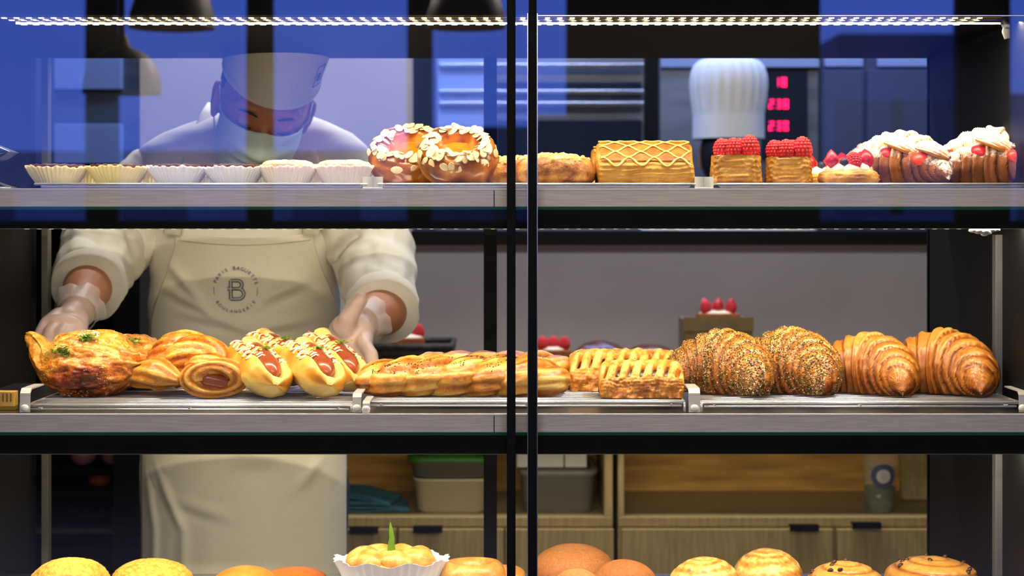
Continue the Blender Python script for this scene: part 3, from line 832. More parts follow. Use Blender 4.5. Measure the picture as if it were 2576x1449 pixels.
# ------------------------------------------------------------------ sausage twist
def sausage_twist(u, Y, z, label):
    t = thing('sausage_twist', label, 'pastry', (X(u, Y), Y, z)); t.scale = (.98, 1, .90)
    # two fat strands wound around each other, running from upper left back to lower right front
    A = Vector((-.055, .065, .050)); B = Vector((.060, -.040, .030))
    ax = (B - A).normalized(); n1 = ax.cross(Vector((0, 0, 1))).normalized(); n2 = n1.cross(ax)
    for s in (0, 1):
        pts = []; rr = []
        for i in range(61):
            k = i / 60; a = k * PI * 3.4 + s * PI + .9
            rad = .021 * (1 - .35 * abs(2 * k - 1) ** 2)
            pts.append(A.lerp(B, k) + (n1 * math.cos(a) + n2 * math.sin(a)) * rad + Vector((0, 0, .018 * math.sin(k * PI))))
            rr.append(.0235 * (max(.02, 1 - abs(2 * k - 1) ** 3.5)) ** .5 + .003)
        def f(k, th): return (1 + .060 * math.sin(th * 9 + k * 34 + 2 * nz((k * 4, th, s), 1, 7)) + .05 * fr((k * 12, math.cos(th) * 2, math.sin(th) * 2), 2, s) + .04 * nz((k * 6, th, s), 1.0, 5), clamp(.40 - .15 * math.sin(th * 9 + k * 34 + 2 * nz((k * 4, th, s), 1, 7)) + .12 * math.sin(th * 3 + k * 16 + s) + .2 * nz((k * 5, math.cos(th), math.sin(th)), 1.3, s + 2)))
        m = MB(); m.tube(pts, rr, 44, True, fn=f)
        m.displace(lambda v: v + Vector((0, 0, max(0, .002 - v.z))))
        m.build('dough_strand', M['ham_crust'], t)
    # the loose tail of dough at the left
    _p, _r = smooth_pts([(-.085, .03, .03), (-.072, .0, .034), (-.04, -.02, .038), (-.005, -.035, .03)], [.006, .021, .026, .010], 12)
    m = MB(); m.tube(_p, _r, 44, fn=lambda k, th: (1 + .06 * math.sin(th * 8 + k * 9) + .06 * nz((k * 4, math.cos(th) * 2, math.sin(th) * 2), 1, 3), clamp(.42 - .15 * math.sin(th * 8 + 9 * k))))
    m.build('dough_strand', M['golden'], t)
    # front loop around the sausage
    c = Vector((.046, -.040, .033)); m = MB(); pts = []; rr = []
    for i in range(36):
        a = 2 * PI * i / 36
        pts.append(c + Vector((.031 * math.cos(a) * 1.15, -.004 - .006 * math.sin(a), .022 * math.sin(a)))); rr.append(.0125 + .0025 * math.sin(a * 2 + 1))
    m.tube(pts, rr, 26, closed=True, up=(0, 1, 0), fn=lambda k, th: (1 + .10 * math.sin(th * 6 + math.sin(k * 2 * PI) * 2) + .06 * nz((math.cos(k * 6.283) * 2, math.sin(k * 6.283) * 2, th), 1, 3), clamp(.44 - .25 * math.sin(th * 6 + math.sin(k * 2 * PI) * 2))))
    m.build('dough_loop', M['golden'], t)
    m = MB(); m.capsule((.036, -.042, .033), (.060, -.036, .026), .0135, .0135, 20, 6); m.ball((.062, -.036, .030), (.014, .010, .012), a=.3)
    m.build('sausage', M['sausage'], t)
    m = MB(); m.ball((.058, -.018, .034), (.028, .012, .024)); m.build('cheese_filling', M['sauce'], t)
    rnd = random.Random(4)
    herbs(t, (-.030, .028, .094), 50, rnd, .012, .008, .004); herbs(t, (.008, -.006, .082), 60, rnd, .014, .008, .004)
    return t
sausage_twist(474, .155, R1, 'twisted pastry wrapped round a sausage, right of the big cheese bread')

# ------------------------------------------------------------------ hot dogs
def hot_dog(u, Y, z, label, seed, yaw=-62, pitch=15, sc=.96):
    t = thing('hot_dog', label, 'hot dog', (X(u, Y), Y, z), (0, 0, 0), 'hot dog buns leaning on the rack')
    t.scale = (sc,) * 3
    # local: length along +x (front end), opening up +z, then pitched up at the back
    Mx = Matrix.Translation((0, 0, .0435)) @ Matrix.Rotation(math.radians(yaw), 4, 'Z') @ Matrix.Rotation(math.radians(pitch), 4, 'Y') @ Matrix.Rotation(math.radians(-16), 4, 'X')
    L = .075
    rnd = random.Random(seed)
    m = MB()
    def fn(i, j):
        s = -1 + 2 * i; th = 2 * PI * j        # th measured so that pi/2 is up
        e = (max(0, 1 - abs(s) ** 4.6)) ** .5
        # cross-section: U-shaped bun
        c, sn = math.cos(th), math.sin(th)
        y = .0385 * c * e; zz = (.036 if sn > 0 else .030) * sn * e
        cut = math.exp(-(c / .40) ** 2) * max(0, sn) * sstep(-1.02, -.9, s) * sstep(1.0, .84, s)
        zz -= .046 * cut * e
        y += .004 * max(0, sn) * (1 if c > 0 else -1) * (1 - cut)
        v = Vector((s * L, y, zz))
        v += Vector((0, c, sn)) * .0018 * nz((s * 4, c * 2, sn * 2), 1.2, seed)
        a = .14 + .62 * sstep(.45, .95, abs(c)) * sstep(-.75, .2, sn) * (1 - cut) * (.6 + .4 * nz((s * 3, c, 0), 1, seed)) + .1 * cut
        return v, clamp(a)
    m.grid(fn, 60, 72, cv=True)
    m.xform(Mx); m.displace(lambda v: v + Vector((0, 0, max(0, .001 - v.z))))
    m.build('bun', M['bun'], t)
    m = MB(); pts = [(-L * 1.0 + k * (L * 1.83) / 12, 0, .0115 + .004 * math.sin(k / 12 * PI)) for k in range(13)]
    rr = [.0168 * max(.05, 1 - abs(2 * k / 12 - 1) ** 6) ** .5 for k in range(13)]
    m.tube(pts, rr, 22, True, fn=lambda k, th: (1 + .03 * math.sin(k * 60 + math.sin(th) * 2), .5)); m.xform(Mx)
    m.build('sausage', M['sausage'], t)
    # sauce lines across the bun, lying on its surface
    def on_bun(s, th, lift):
        v = fn((s + 1) / 2, th / (2 * PI))[0]
        if abs(math.cos(th)) < .34: v = Vector((v.x, v.y, max(v.z, .0275 - .002 * abs(s))))
        return v + Vector((0, math.cos(th), math.sin(th))) * lift
    m = MB()
    for k in range(8):
        s0 = -.86 + k * .155; pts = []
        for q in range(17):
            th = math.radians(24 + 132 * q / 16); pts.append(on_bun(s0 + .05 * math.sin(q * 1.0 + k * 1.7) + .09 * q / 16, th, .0006))
        m.tube(pts, [.0014 + .0008 * abs(math.sin(q * .9 + k)) for q in range(17)], 7, sq=(1.2, .8))
    m.xform(Mx); m.build('mayonnaise', M['sauce'], t)
    q = MB(); q.tube([(-L * .92 + k * L * .95 / 14, .002 * math.sin(k), .0215 + .002 * math.sin(k * 1.7)) for k in range(15)], [.004] + [.0125 + .0015 * math.sin(k * 2.3) for k in range(13)] + [.004], 18, True, sq=(1.3, .75), fn=lambda kk, th: (1 + .22 * nz((kk * 9, math.cos(th) * 2, math.sin(th) * 2), 1.2, seed), clamp(.15 + .8 * abs(nz((kk * 8, math.cos(th) * 2, math.sin(th) * 2), 1.2, seed + 4)))))
    q.xform(Mx); q.build('melted_cheese', M['cheese_crumb'], t)
    m = MB()
    for k in range(5):
        s0 = -.78 + k * .27; pts = []
        for q in range(15):
            th = math.radians(34 + 112 * q / 14); pts.append(on_bun(s0 + .06 * math.sin(q * 1.1 + k * 2), th, .0014))
        m.tube(pts, .0010, 6)
    m.xform(Mx); m.build('ketchup', M['ketchup'], t)
    c = Mx @ Vector((-.004, 0, .032)); herbs(t, c, 60, rnd, .014, .010, .003)
    c = Mx @ Vector((.02, 0, .028)); 
    return t
hot_dog(650, .135, R1, 'front left hot dog with ketchup, leaning right of the sausage twist', 1)
hot_dog(786, .135, R1, 'front right hot dog with herbs, just left of the right hand', 2, yaw=-64)
hot_dog(700, .235, R1 + .008, 'hot dog tucked behind the front left one, only its end showing', 3, yaw=-50, sc=.95)
hot_dog(838, .215, R1 + .004, 'hot dog lying behind the front right one, bun side out', 4, yaw=-56, pitch=20, sc=.96)

# ------------------------------------------------------------------ long seeded twist
def long_twist(x0, x1, Y, z, label, seed, r=.030, turns=6.4, sd=True):
    t = thing('twisted_bread', label, 'bread', ((x0 + x1) / 2, Y, z), group='long twisted breads')
    L = x1 - x0; full = []
    for s in (0, 1):
        pts = []; rr = []; n = 150
        for i in range(n + 1):
            k = i / n; a = -k * PI * turns + s * PI + seed
            e = (max(0, 1 - abs(2 * k - 1) ** (5 if k < .5 else 9))) ** .55
            pts.append((-L / 2 + L * k, .026 * math.cos(a) * (.35 + .65 * e), .0235 + .0085 * math.sin(a) * e - .008 * (1 - e)))
            rr.append((.0205 * e ** .8 + .004))
        m = MB(); m.tube(pts, rr, 34, True, sq=(1.12, 1.0), fn=lambda k, th: (1 + .035 * math.sin(th * 6 + k * 40) + .05 * nz((k * 14, math.cos(th), math.sin(th)), 1.2, seed + s) + .045 * fr((k * 26, math.cos(th) * 1.5, math.sin(th) * 1.5), 2, seed) + .05 * math.sin(th * 9 + k * 60 + 3 * nz((k * 9, math.cos(th), math.sin(th)), 1.1, seed)), clamp(.40 - .18 * math.sin(th * 9 + k * 60 + 3 * nz((k * 9, math.cos(th), math.sin(th)), 1.1, seed)) + .16 * math.sin(th * 2 + k * 30 + s * 2) + .30 * nz((k * 18, math.cos(th) * 1.5, math.sin(th) * 1.5), 1.2, seed + 9 + s))))
        m.displace(lambda v: v + Vector((0, 0, max(0, .001 - v.z))))
        flip_if_needed(m)
        m.build('dough_strand', M['golden'], t); full.append(m)
    if sd:
        rnd = random.Random(seed); q = MB()
        for m in full: scatter(q, m, 420, rnd, .0014, lambda p, n: n.z > .45 and p.z > .033 and -.13 < p.x < .12 and nz(p, 26, 3) > -.05, .5, 1.9)
        q.build('black_sesame_seeds', M['seed_k'], t, smooth=False, kind='stuff')
    return t
long_twist(X(908, .13), X(1418, .13), .125, R2, 'long twisted bread with black sesame behind the centre bars', 0)
long_twist(X(1010, .24), X(1430, .24), .235, R2, 'long twisted bread hidden behind the black-sesame twist', 2, sd=False)

# ------------------------------------------------------------------ berry lattice pastry
def berry_lattice(u0, u1, Y, z, label, seed, h=.051, dp=.084):
    x0, x1 = X(u0, Y), X(u1, Y); L = x1 - x0
    t = thing('berry_lattice_pastry', label, 'pastry', ((x0 + x1) / 2, Y, z), group='berry lattice pastries')
    nb = L / .0172
    def dome(i, j):
        # i: front foot .. back foot over the top, j: along x
        x = -L / 2 + L * j
        e = (max(0, 1 - abs(2 * j - 1) ** 7)) ** .45
        s = -1 + 2 * i; an = s * PI / 2 * 1.0
        cy = math.sin(an); cz = math.cos(an)
        py = (abs(cy) ** .8) * (1 if cy > 0 else -1); pz = abs(cz) ** .72
        rr = 1 + .035 * nz((x * 22, i * 4, 0), 1, seed)
        v = Vector((x, py * dp / 2 * (.80 + .20 * e) * rr, pz * h * (.72 + .28 * e) * rr))
        n = Vector((0, cy, cz)); A = abs(s)                     # A: 0 crown, 1 foot
        ph = (x / L * nb + (.9 * (A - .5)) * (1 if s < 0 else -1)) % 1.0
        bar = .5 + .5 * math.cos(2 * PI * (ph - .5))            # 1 on a bar, 0 between
        zone = sstep(.26, .36, A) * (1 - sstep(.58, .68, A))
        hole = zone * (1 - sstep(.10, .26, bar + .25 * nz((x * 50, A * 3, 0), 1, seed)))
        lay = math.sin(v.z * 1300 + 7 * nz((x * 30, 0, 0), 1, seed) + 3 * nz((x * 90, v.z * 90, 0), 1, seed))
        low = sstep(.66, .76, A)
        v += n * (.0030 * (bar - .5) * (1 - low) * (1 - sstep(0, .18, .18 - A)) - .0125 * hole + .0007 * lay * low + .0022 * fr(v, 70, seed) * (1 + low))
        a = .16 + .26 * (1 - bar) * (1 - low) + .40 * low + .06 * lay * low + .22 * nz(v, 55, seed) + .18 * fr(v, 90, seed + 2)
        if v.z < .001: v.z = .001
        return v, clamp(a)
    m = MB(); m.grid(dome, 110, 190)
    for jj in (0, 190):
        b = [i * 191 + jj for i in range(111)]; c = m.add((-L / 2 - .002 if jj == 0 else L / 2 + .002, 0, h * .3), .5)
        for i in range(110): m.face((b[i], b[i + 1], c) if jj else (b[i + 1], b[i], c))
    m.build('lattice_crust', M['lattice_bar'], t)
    m = MB(); m.tube([(-L / 2 + .004 + (L - .008) * q / 30, 0, .006) for q in range(31)], [.8 * h * (.55 + .45 * (max(0, 1 - abs(2 * q / 30 - 1) ** 6)) ** .5) for q in range(31)], 40, True, sq=((dp / 2 - .0065) / (.8 * h), 1.10 * (h - .012) / (.88 * h)), fn=lambda k, th: 1 + .03 * nz((k * 20, math.cos(th) * 3, math.sin(th) * 3), 1, seed))
    m.displace(lambda v: Vector((v.x, v.y, max(.002, v.z)))); m.build('cherry_filling', M['cherry'], t)
    rnd = random.Random(seed); q = MB(); q0 = MB(); q0.grid(dome, 50, 80); flip_if_needed(q0)
    scatter(q, q0, 60, rnd, .0010, lambda p, n: n.z > .3, .4, 2.2); q.build('seeds', M['seed_g'], t, smooth=False, kind='stuff')
    return t
berry_lattice(1508, 1716, .105, R2, 'front lattice pastry with dark cherry in its slits, left of the seeded croissants', 5)
berry_lattice(1432, 1712, .215, R2, 'second lattice pastry behind the front one, dark cherry at its left end', 6, h=.060)

# ================================================================== top shelf
# ------------------------------------------------------------------ tarts in paper cups
def tart(u, Y, label, paper, kind, seed, rt=.0445, rb=.027, h=.0255):
    t = thing('paper_cup_tart', label, 'tart', (X(u, Y), Y, TT), (0, 0, seed * .7), group='tarts in fluted paper cups')
    rnd = random.Random(seed)
    m = MB(); N_ = 42; seg = N_ * 6
    def fl(v, th, i, off=0):
        k = i / 8
        am = .0004 + .0016 * k
        r = Vector((v.x, v.y, 0)).length + am * math.sin(N_ * th) + .0025 * k * nz((math.cos(th), math.sin(th), k), 1.6, seed) + off
        z = v.z + (.0020 * k ** 3 * math.sin(N_ * th * .5 + seed) * .5) + .0035 * k * k * nz((math.cos(th) * 2, math.sin(th) * 2, 0), 1.2, seed + 4)
        return Vector((r * math.cos(th), r * math.sin(th), z))
    pr = [(rb + (rt - rb) * (i / 8) ** .85, h * i / 8) for i in range(9)]
    m.lathe(pr, seg, lambda v, th, i: fl(v, th, i))
    n0 = len(m.v)
    m.lathe([(p[0] - .0006, p[1]) for p in pr], seg, lambda v, th, i: fl(v, th, i))
    m.f = m.f[:len(m.f) // 2] + [tuple(reversed(f)) for f in m.f[len(m.f) // 2:]]
    for j in range(seg):
        j2 = (j + 1) % seg; a = 8 * seg; m.face((a + j, a + j2, n0 + a + j2, n0 + a + j))
    c = m.add((0, 0, .0005))
    for j in range(seg): m.face(((j + 1) % seg, j, c))
    m.build('paper_cup', paper, t)
    if kind == 'choc':
        m = MB(); m.lathe([(rb * .9, .002), (rt * .86, h * .86), (rt * .90, h * 1.06), (rt * .88, h * 1.13), (rt * .82, h * 1.12), (rt * .78, h * 1.04), (0.0005, h * 1.04)], 64, lambda v, th, i: (v + Vector((0, 0, .0006 * math.sin(th * 17))), .75))
        m.build('tart_shell', M['croissant_dark'], t)
        m = MB(); m.ball((0, 0, h * 1.02), (rt * .82, rt * .82, .0035)); m.build('chocolate_filling', M['choc'], t)
    else:
        m = MB(); m.lathe([(rb * .9, .002), (rt * .86, h * .9), (rt * .92, h * 1.05), (rt * .84, h * 1.20), (rt * .62, h * 1.30), (rt * .3, h * 1.31), (.0005, h * 1.30)], 72, lambda v, th, i: (v * (1 + .02 * nz((v.x, v.y, i), 90, seed)), clamp(.15 + .5 * abs(nz(v, 60, seed)))))
        m.displace(lambda v: v + Vector((0, 0, .0012 * fr(v, 120, seed))))
        m.build('tart_crust', M['pale_crust'], t)
    return t
for i, (u, pk, kd, de) in enumerate(((144, 'paper_y', 'choc', 'leftmost chocolate tart in a cream fluted paper cup'), (297, 'paper_y', 'choc', 'chocolate tart in a yellowish paper cup, second from the left'), (448, 'paper_w', 'choc', 'chocolate tart in a white paper cup, third from the left'), (590, 'paper_w', 'choc', 'chocolate tart in a white paper cup, fourth from the left'), (724, 'paper_p', 'pale', 'domed pale-crusted tart below the face mask'), (866, 'paper_p', 'pale', 'domed pale-crusted tart next to the white clip'))):
    rt = .0445 if kd == 'choc' else .0415
    tart(u, .098, de, M[pk], kd, i + 1, rt, .028 if kd == 'choc' else .0295, .0255 if kd == 'choc' else .0268)
for i, (u, pk, kd) in enumerate(((216, 'paper_y', 'choc'), (370, 'paper_y', 'choc'), (520, 'paper_w', 'choc'), (655, 'paper_w', 'choc'), (796, 'paper_p', 'pale'))):
    tart(u, .185, ('chocolate' if kd == 'choc' else 'pale-crusted') + ' tart in the second row, showing between front tarts ' + ['one and two', 'two and three', 'three and four', 'four and five', 'five and six'][i], M[pk], kd, i + 11, .041, .027, .024)

# ------------------------------------------------------------------ almond danishes
def almond_danish(u, Y, zb, label, seed, sc=1.0, tilt=33, yaw=0, nf=84):
    t = thing('almond_danish', label, 'pastry', (X(u, Y), Y, zb), (0, 0, 0), 'almond danishes')
    R = .0575 * sc
    Mx = Matrix.Translation((0, 0, .036 * sc)) @ Matrix.Rotation(math.radians(yaw), 4, 'Z') @ Matrix.Rotation(math.radians(tilt), 4, 'X')
    pr = [(.001, -.036), (.022, -.036), (.038, -.031), (.051, -.018), (.0575, .000), (.056, .014), (.049, .025), (.041, .029), (.034, .026), (.030, .018), (.026, .010)]
    pr2 = []
    for i in range(len(pr) - 1):
        for k in range(4): pr2.append(((pr[i][0] * (4 - k) + pr[i + 1][0] * k) / 4 * sc, (pr[i][1] * (4 - k) + pr[i + 1][1] * k) / 4 * sc))
    n = len(pr2)
    def f(v, th, i):
        d = Vector((math.cos(th), math.sin(th), i / n * 2))
        w = 1 + .06 * nz(d, 1.4, seed) + .03 * nz(d, 4, seed) + .012 * math.sin(th * 5 + i * .35) * (i < 24)
        w += (.018 * math.sin(i * .55 + th * 3 + 2 * nz(d, 2, seed)) + .03 * fr(d, 5, seed + 7)) * (i < 30)
        v = Vector((v.x * w, v.y * w, v.z + .0015 * nz(d, 3, seed + 2)))
        return v, clamp(.42 - .18 * (i > 26) + .35 * nz(d, 2.5, seed + 5) + .16 * math.sin(th * 3 + i * .5) * (i < 22))
    m = MB(); m.lathe(pr2, 110, f); m.xform(Mx); m.displace(lambda v: v + Vector((0, 0, max(0, .001 - v.z)))); m.f = [tuple(q) for q in m.f]
    m.build('dough_ring', M['almond_crust'], t)
    m = MB(); m.ball((0, 0, .011 * sc), (.033 * sc, .033 * sc, .006 * sc), fn=lambda d: 1 + .04 * nz(d, 4, seed)); m.xform(Mx); m.build('apricot_filling', M['apricot'], t)
    rnd = random.Random(seed)
    for k in range(nf):
        th = 2 * PI * k / nf * 1.0 + rnd.uniform(-.08, .08)
        q = rnd.choice((0, 0, 1, 1, 2, 3)); rad, zz, tl = ((.040, .030, 0), (.048, .026, .6), (.034, .027, -.6), (.0555, .014, 1.2))[q]
        a, b = rnd.uniform(.0072, .0105), rnd.uniform(.0048, .0062)
        m = MB(); m.ball((0, 0, 0), (a, b, .0007), nu=6, nv=12)
        Mf = Mx @ Matrix.Rotation(th, 4, 'Z') @ Matrix.Translation((rad * sc, 0, (zz + rnd.uniform(.001, .004)) * sc)) @ Matrix.Rotation(tl + rnd.uniform(-.25, .25), 4, 'Y') @ Matrix.Rotation(rnd.uniform(-.5, .5), 4, 'X') @ Matrix.Rotation(rnd.random() * PI, 4, 'Z')
        m.xform(Mf); m.build('almond_flake', M['almond'], t)
    return t
almond_danish(1152, .105, TT, 'front almond danish with an orange apricot hollow, left of the centre bar', 21, 1.0, 31)
almond_danish(1030, .195, TT, 'almond danish behind and left of the front one, by the white clip', 22, 1.06, 33, -6)
# ------------------------------------------------------------------ cheese crumb danish
def crumb_danish(u, Y, label, seed, R=.066, h=.046):
    t = thing('cheese_danish', label, 'pastry', (X(u, Y), Y, TT), group='cheese crumb danishes')
    pr = [(.001, 0), (R * .8, 0), (R * .95, h * .15), (R, h * .4), (R * .95, h * .68), (R * .84, h * .84), (R * .7, h * .88), (R * .5, h * .93), (R * .25, h), (.0008, h * 1.02)]
    pr2 = [tuple((pr[i][c] * (4 - k) + pr[i + 1][c] * k) / 4 for c in (0, 1)) for i in range(len(pr) - 1) for k in range(4)] + [pr[-1]]
    n = len(pr2)
    def f(v, th, i):
        d = Vector((math.cos(th), math.sin(th), i / n * 2))
        w = 1 + .05 * nz(d, 1.5, seed) + .03 * nz(d, 5, seed)
        z = v.z + (.004 * fr(v, 60, seed) if i > 16 else .001 * nz(v, 60, seed))
        return Vector((v.x * w, v.y * w, max(0, z))), clamp((.72 if i < 22 else .22) + .35 * fr(v, 45, seed + 3) - .1 * (i > 28))
    m = MB(); m.lathe(pr2, 120, f); m.build('dough', M['cheese_crumb'], t)
    rnd = random.Random(seed); m = MB()
    for k in range(90):
        a = rnd.random() * 2 * PI; r = R * rnd.uniform(.1, .92) ** .7
        m.ball((r * math.cos(a), r * math.sin(a), h * (.97 - .25 * (r / R) ** 3)), (rnd.uniform(.002, .0045),) * 3, nu=5, nv=7, a=rnd.uniform(.05, .5))
    m.displace(lambda v: v + Vector((1, 1, 1)) * .0008 * nz(v, 300, 1)); m.build('crumbs', M['cheese_crumb'], t, kind='stuff')
crumb_danish(1392, .105, 'flat cheese crumb danish right of the centre bars', 31, .062, .044)
crumb_danish(1292, .215, 'cheese crumb danish behind the centre bars on the top shelf', 32, .058, .044)

# ------------------------------------------------------------------ honeycomb-topped turnover
def honeycomb(u0, u1, Y, label, seed, h=.063):
    x0, x1 = X(u0, Y), X(u1, Y); L = x1 - x0
    t = thing('lattice_turnover', label, 'pastry', ((x0 + x1) / 2, Y, TT), group='net-topped turnovers')
    pr = [(-.046, .001), (-.050, .006), (-.051, .016), (-.049, .026), (-.043, .033), (-.030, .043), (-.012, .055), (.004, .0615), (.020, .060), (.038, .048), (.046, .03), (.046, .001)]
    pr = [(p[0], p[1] * h / .063) for p in pr]
    P2 = [tuple((pr[i][c] * (5 - k) + pr[i + 1][c] * k) / 5 for c in (0, 1)) for i in range(len(pr) - 1) for k in range(5)] + [pr[-1]]
    n = len(P2) - 1
    def f(i, j):
        p = P2[int(round(i * n))]; x = -L / 2 + L * j
        e = (max(0, 1 - abs(2 * j - 1) ** 10)) ** .5
        y = p[0] * (.86 + .14 * e); z = p[1] * (.9 + .1 * e)
        v = Vector((x, y, z)); lay = math.sin(z * 900 + 6 * nz((x * 20, 0, 0), 1, seed))
        if p[0] < -.042: v.y -= .0012 * lay
        v += Vector((.0, .0012, .0012)) * fr(v, 55, seed)
        v.x += .003 * nz((y * 30, z * 30, j), 1.0, seed) * (1 if abs(2 * j - 1) > .8 else 0)
        a = .34 + .10 * lay * (p[0] < -.042) + .2 * nz(v, 45, seed) + .10 * (p[0] > -.03)
        return v, clamp(a)
    m = MB(); m.grid(f, n, 70)
    for jj in (0, 70):
        b = [i * 71 + jj for i in range(n + 1)]
        c = m.add(Vector((-L / 2 - .002 if jj == 0 else L / 2 + .002, 0, .025)), .3)
        for i in range(n): m.face((b[i], b[i + 1], c) if jj else (b[i + 1], b[i], c))
    m.build('pastry_body', M['puff'], t)
    # stretched net of dough over the sloping top
    def top(y):
        for i in range(len(pr) - 1):
            if pr[i][0] <= y <= pr[i + 1][0] and i >= 4: return pr[i][1] + (pr[i + 1][1] - pr[i][1]) * (y - pr[i][0]) / (pr[i + 1][0] - pr[i][0])
        return pr[4][1]
    m = MB(); rows = 6
    for r in range(rows + 1):
        pts = []; nn = 60
        for i in range(nn + 1):
            x = -L / 2 + .004 + (L - .008) * i / nn
            ph = i / nn * PI * 2 * 3.6 + (PI if r % 2 else 0) + .8
            y = -.045 + .0125 * r + .0056 * math.sin(ph) + .0015 * nz((x * 60, r, 0), 1, seed)
            pts.append((x, y, top(max(-.043, y)) + .002 - (0 if y > -.043 else (-.043 - y) * 1.2)))
        m.tube(pts, .0015, 8, sq=(1.3, .9), a=.10, fn=lambda k, th: (1 + .15 * nz((k * 30, r, 0), 1, seed), clamp(.10 + .12 * nz((k * 14, r, 3), 1, seed))))
    m.build('dough_net', M['lattice_bar'], t)
    m = MB(); m.grid(lambda i, j: (Vector((-L / 2 + .005 + (L - .01) * j, -.044 + .082 * i, top(-.043 + .08 * i) + .0009)), clamp(.62 + .25 * nz((j * 9, i * 6, 0), 1, seed))), 24, 24)
    m.build('browned_top', M['golden'], t)
honeycomb(1500, 1740, .115, 'net-topped turnover in front, left of the white clip by the raspberries', 41)
honeycomb(1488, 1640, .235, 'net-topped turnover behind, only its left corner showing', 42, .060)

# ------------------------------------------------------------------ berries
def raspberry(parent, c, r=.0115, seed=0, tilt=(0, 0)):
    rnd = random.Random(seed); m = MB()
    E = Euler((tilt[0], tilt[1], rnd.random() * 6)).to_matrix()
    m.ball(c, (r * .82, r * .82, r * 1.08), E, nu=10, nv=14)
    for i in range(9):
        ph = -1.15 + i * .32; k = max(4, int(15 * math.cos(ph)))
        for j in range(k):
            th = 2 * PI * (j + (i % 2) * .5) / k
            d = Vector((math.cos(ph) * math.cos(th) * .82, math.cos(ph) * math.sin(th) * .82, math.sin(ph) * 1.1))
            m.ball(Vector(c) + E @ (d * r * .93), r * .20, nu=5, nv=6)
    return m.build('raspberry', M['raspberry'], parent)
def raspberry_puff(u, Y, label, seed, w=.072, h=.040):
    t = thing('raspberry_puff', label, 'pastry', (X(u, Y), Y, TT), (0, 0, math.radians(-5)), 'raspberry puff squares')
    m = MB()
    def f(i, j):
        th = 2 * PI * j; c, s = math.cos(th), math.sin(th)
        px = (abs(c) ** .4) * (1 if c > 0 else -1); py = (abs(s) ** .4) * (1 if s > 0 else -1)
        lay = math.sin(i * 34 + 5 * nz((c * 2, s * 2, 0), 1.3, seed) + 2 * nz((c * 5, s * 5, i), 1, seed))
        w2 = (1.03 - .10 * i) + .008 * lay + .05 * nz((c * 3, s * 3, i * 2), 1.4, seed) + .03 * nz((c * 6, s * 6, i * 9), 1.4, seed)
        z = h * i * (1 + .07 * nz((c * 2, s * 2, 0), 1.2, seed + 1))
        return Vector((px * w / 2 * w2, py * w / 2 * w2, z)), clamp(.42 + .14 * lay + .18 * nz((c * 4, s * 4, i * 3), 1, seed) + .3 * sstep(.25, 0, i) - .15 * sstep(.85, 1, i))
    m.grid(f, 34, 110, cv=True)
    b = len(m.v) - 110; c = m.add((0, 0, h * .97), .2)
    for j in range(110): m.face((b + j, b + (j + 1) % 110, c))
    m.build('puff_square', M['puff'], t)
    m = MB(); m.grid(lambda i, j: (Vector((-w * .40 + w * .8 * i, -w * .40 + w * .8 * j, h * 1.0 + .004 * math.sin(PI * i) * math.sin(PI * j) + .0015 * nz((i * 8, j * 8, 0), 1, seed))), .3), 14, 14); m.build('top_sheet', M['sugar_top'], t)
    for k, (x, y, r) in enumerate(((-.021, -.012, .0128), (-.004, -.017, .0132), (.019, -.013, .0152), (-.014, .012, .0128), (.006, .008, .0132), (.024, .012, .0125))):
        raspberry(t, (x, y, h + r * .80), r, seed * 10 + k)
    return t
raspberry_puff(1851, .090, 'raspberry puff square nearest the white clip, its left corner flaky', 51, .073, .0405)
raspberry_puff(1983, .094, 'raspberry puff square right of the first one, beside the fruit tart', 52, .066, .0385)

def strawberry_wedge(parent, c, l=.024, rot=(0, 0, 0), cut=True):
    E = Euler(rot).to_matrix(); m = MB()
    def f(d):
        return 1.0
    def g(i, j):
        s = i; th = PI * j - PI / 2
        r = l * .42 * math.sin(PI * min(1, s * .93 + .07)) ** .8 * (1 - .25 * s)
        return Vector(c) + E @ Vector((r * math.cos(th), r * math.sin(th), l * s))
    m.grid(g, 12, 12)
    b = 0
    m.build('strawberry', M['strawberry_skin'], parent)
    m = MB(); m.grid(lambda i, j: Vector(c) + E @ Vector((-.0002, (j * 2 - 1) * l * .42 * math.sin(PI * min(1, i * .93 + .07)) ** .8 * (1 - .25 * i), l * i)), 12, 6)
    m.build('strawberry_face', M['strawberry'], parent)

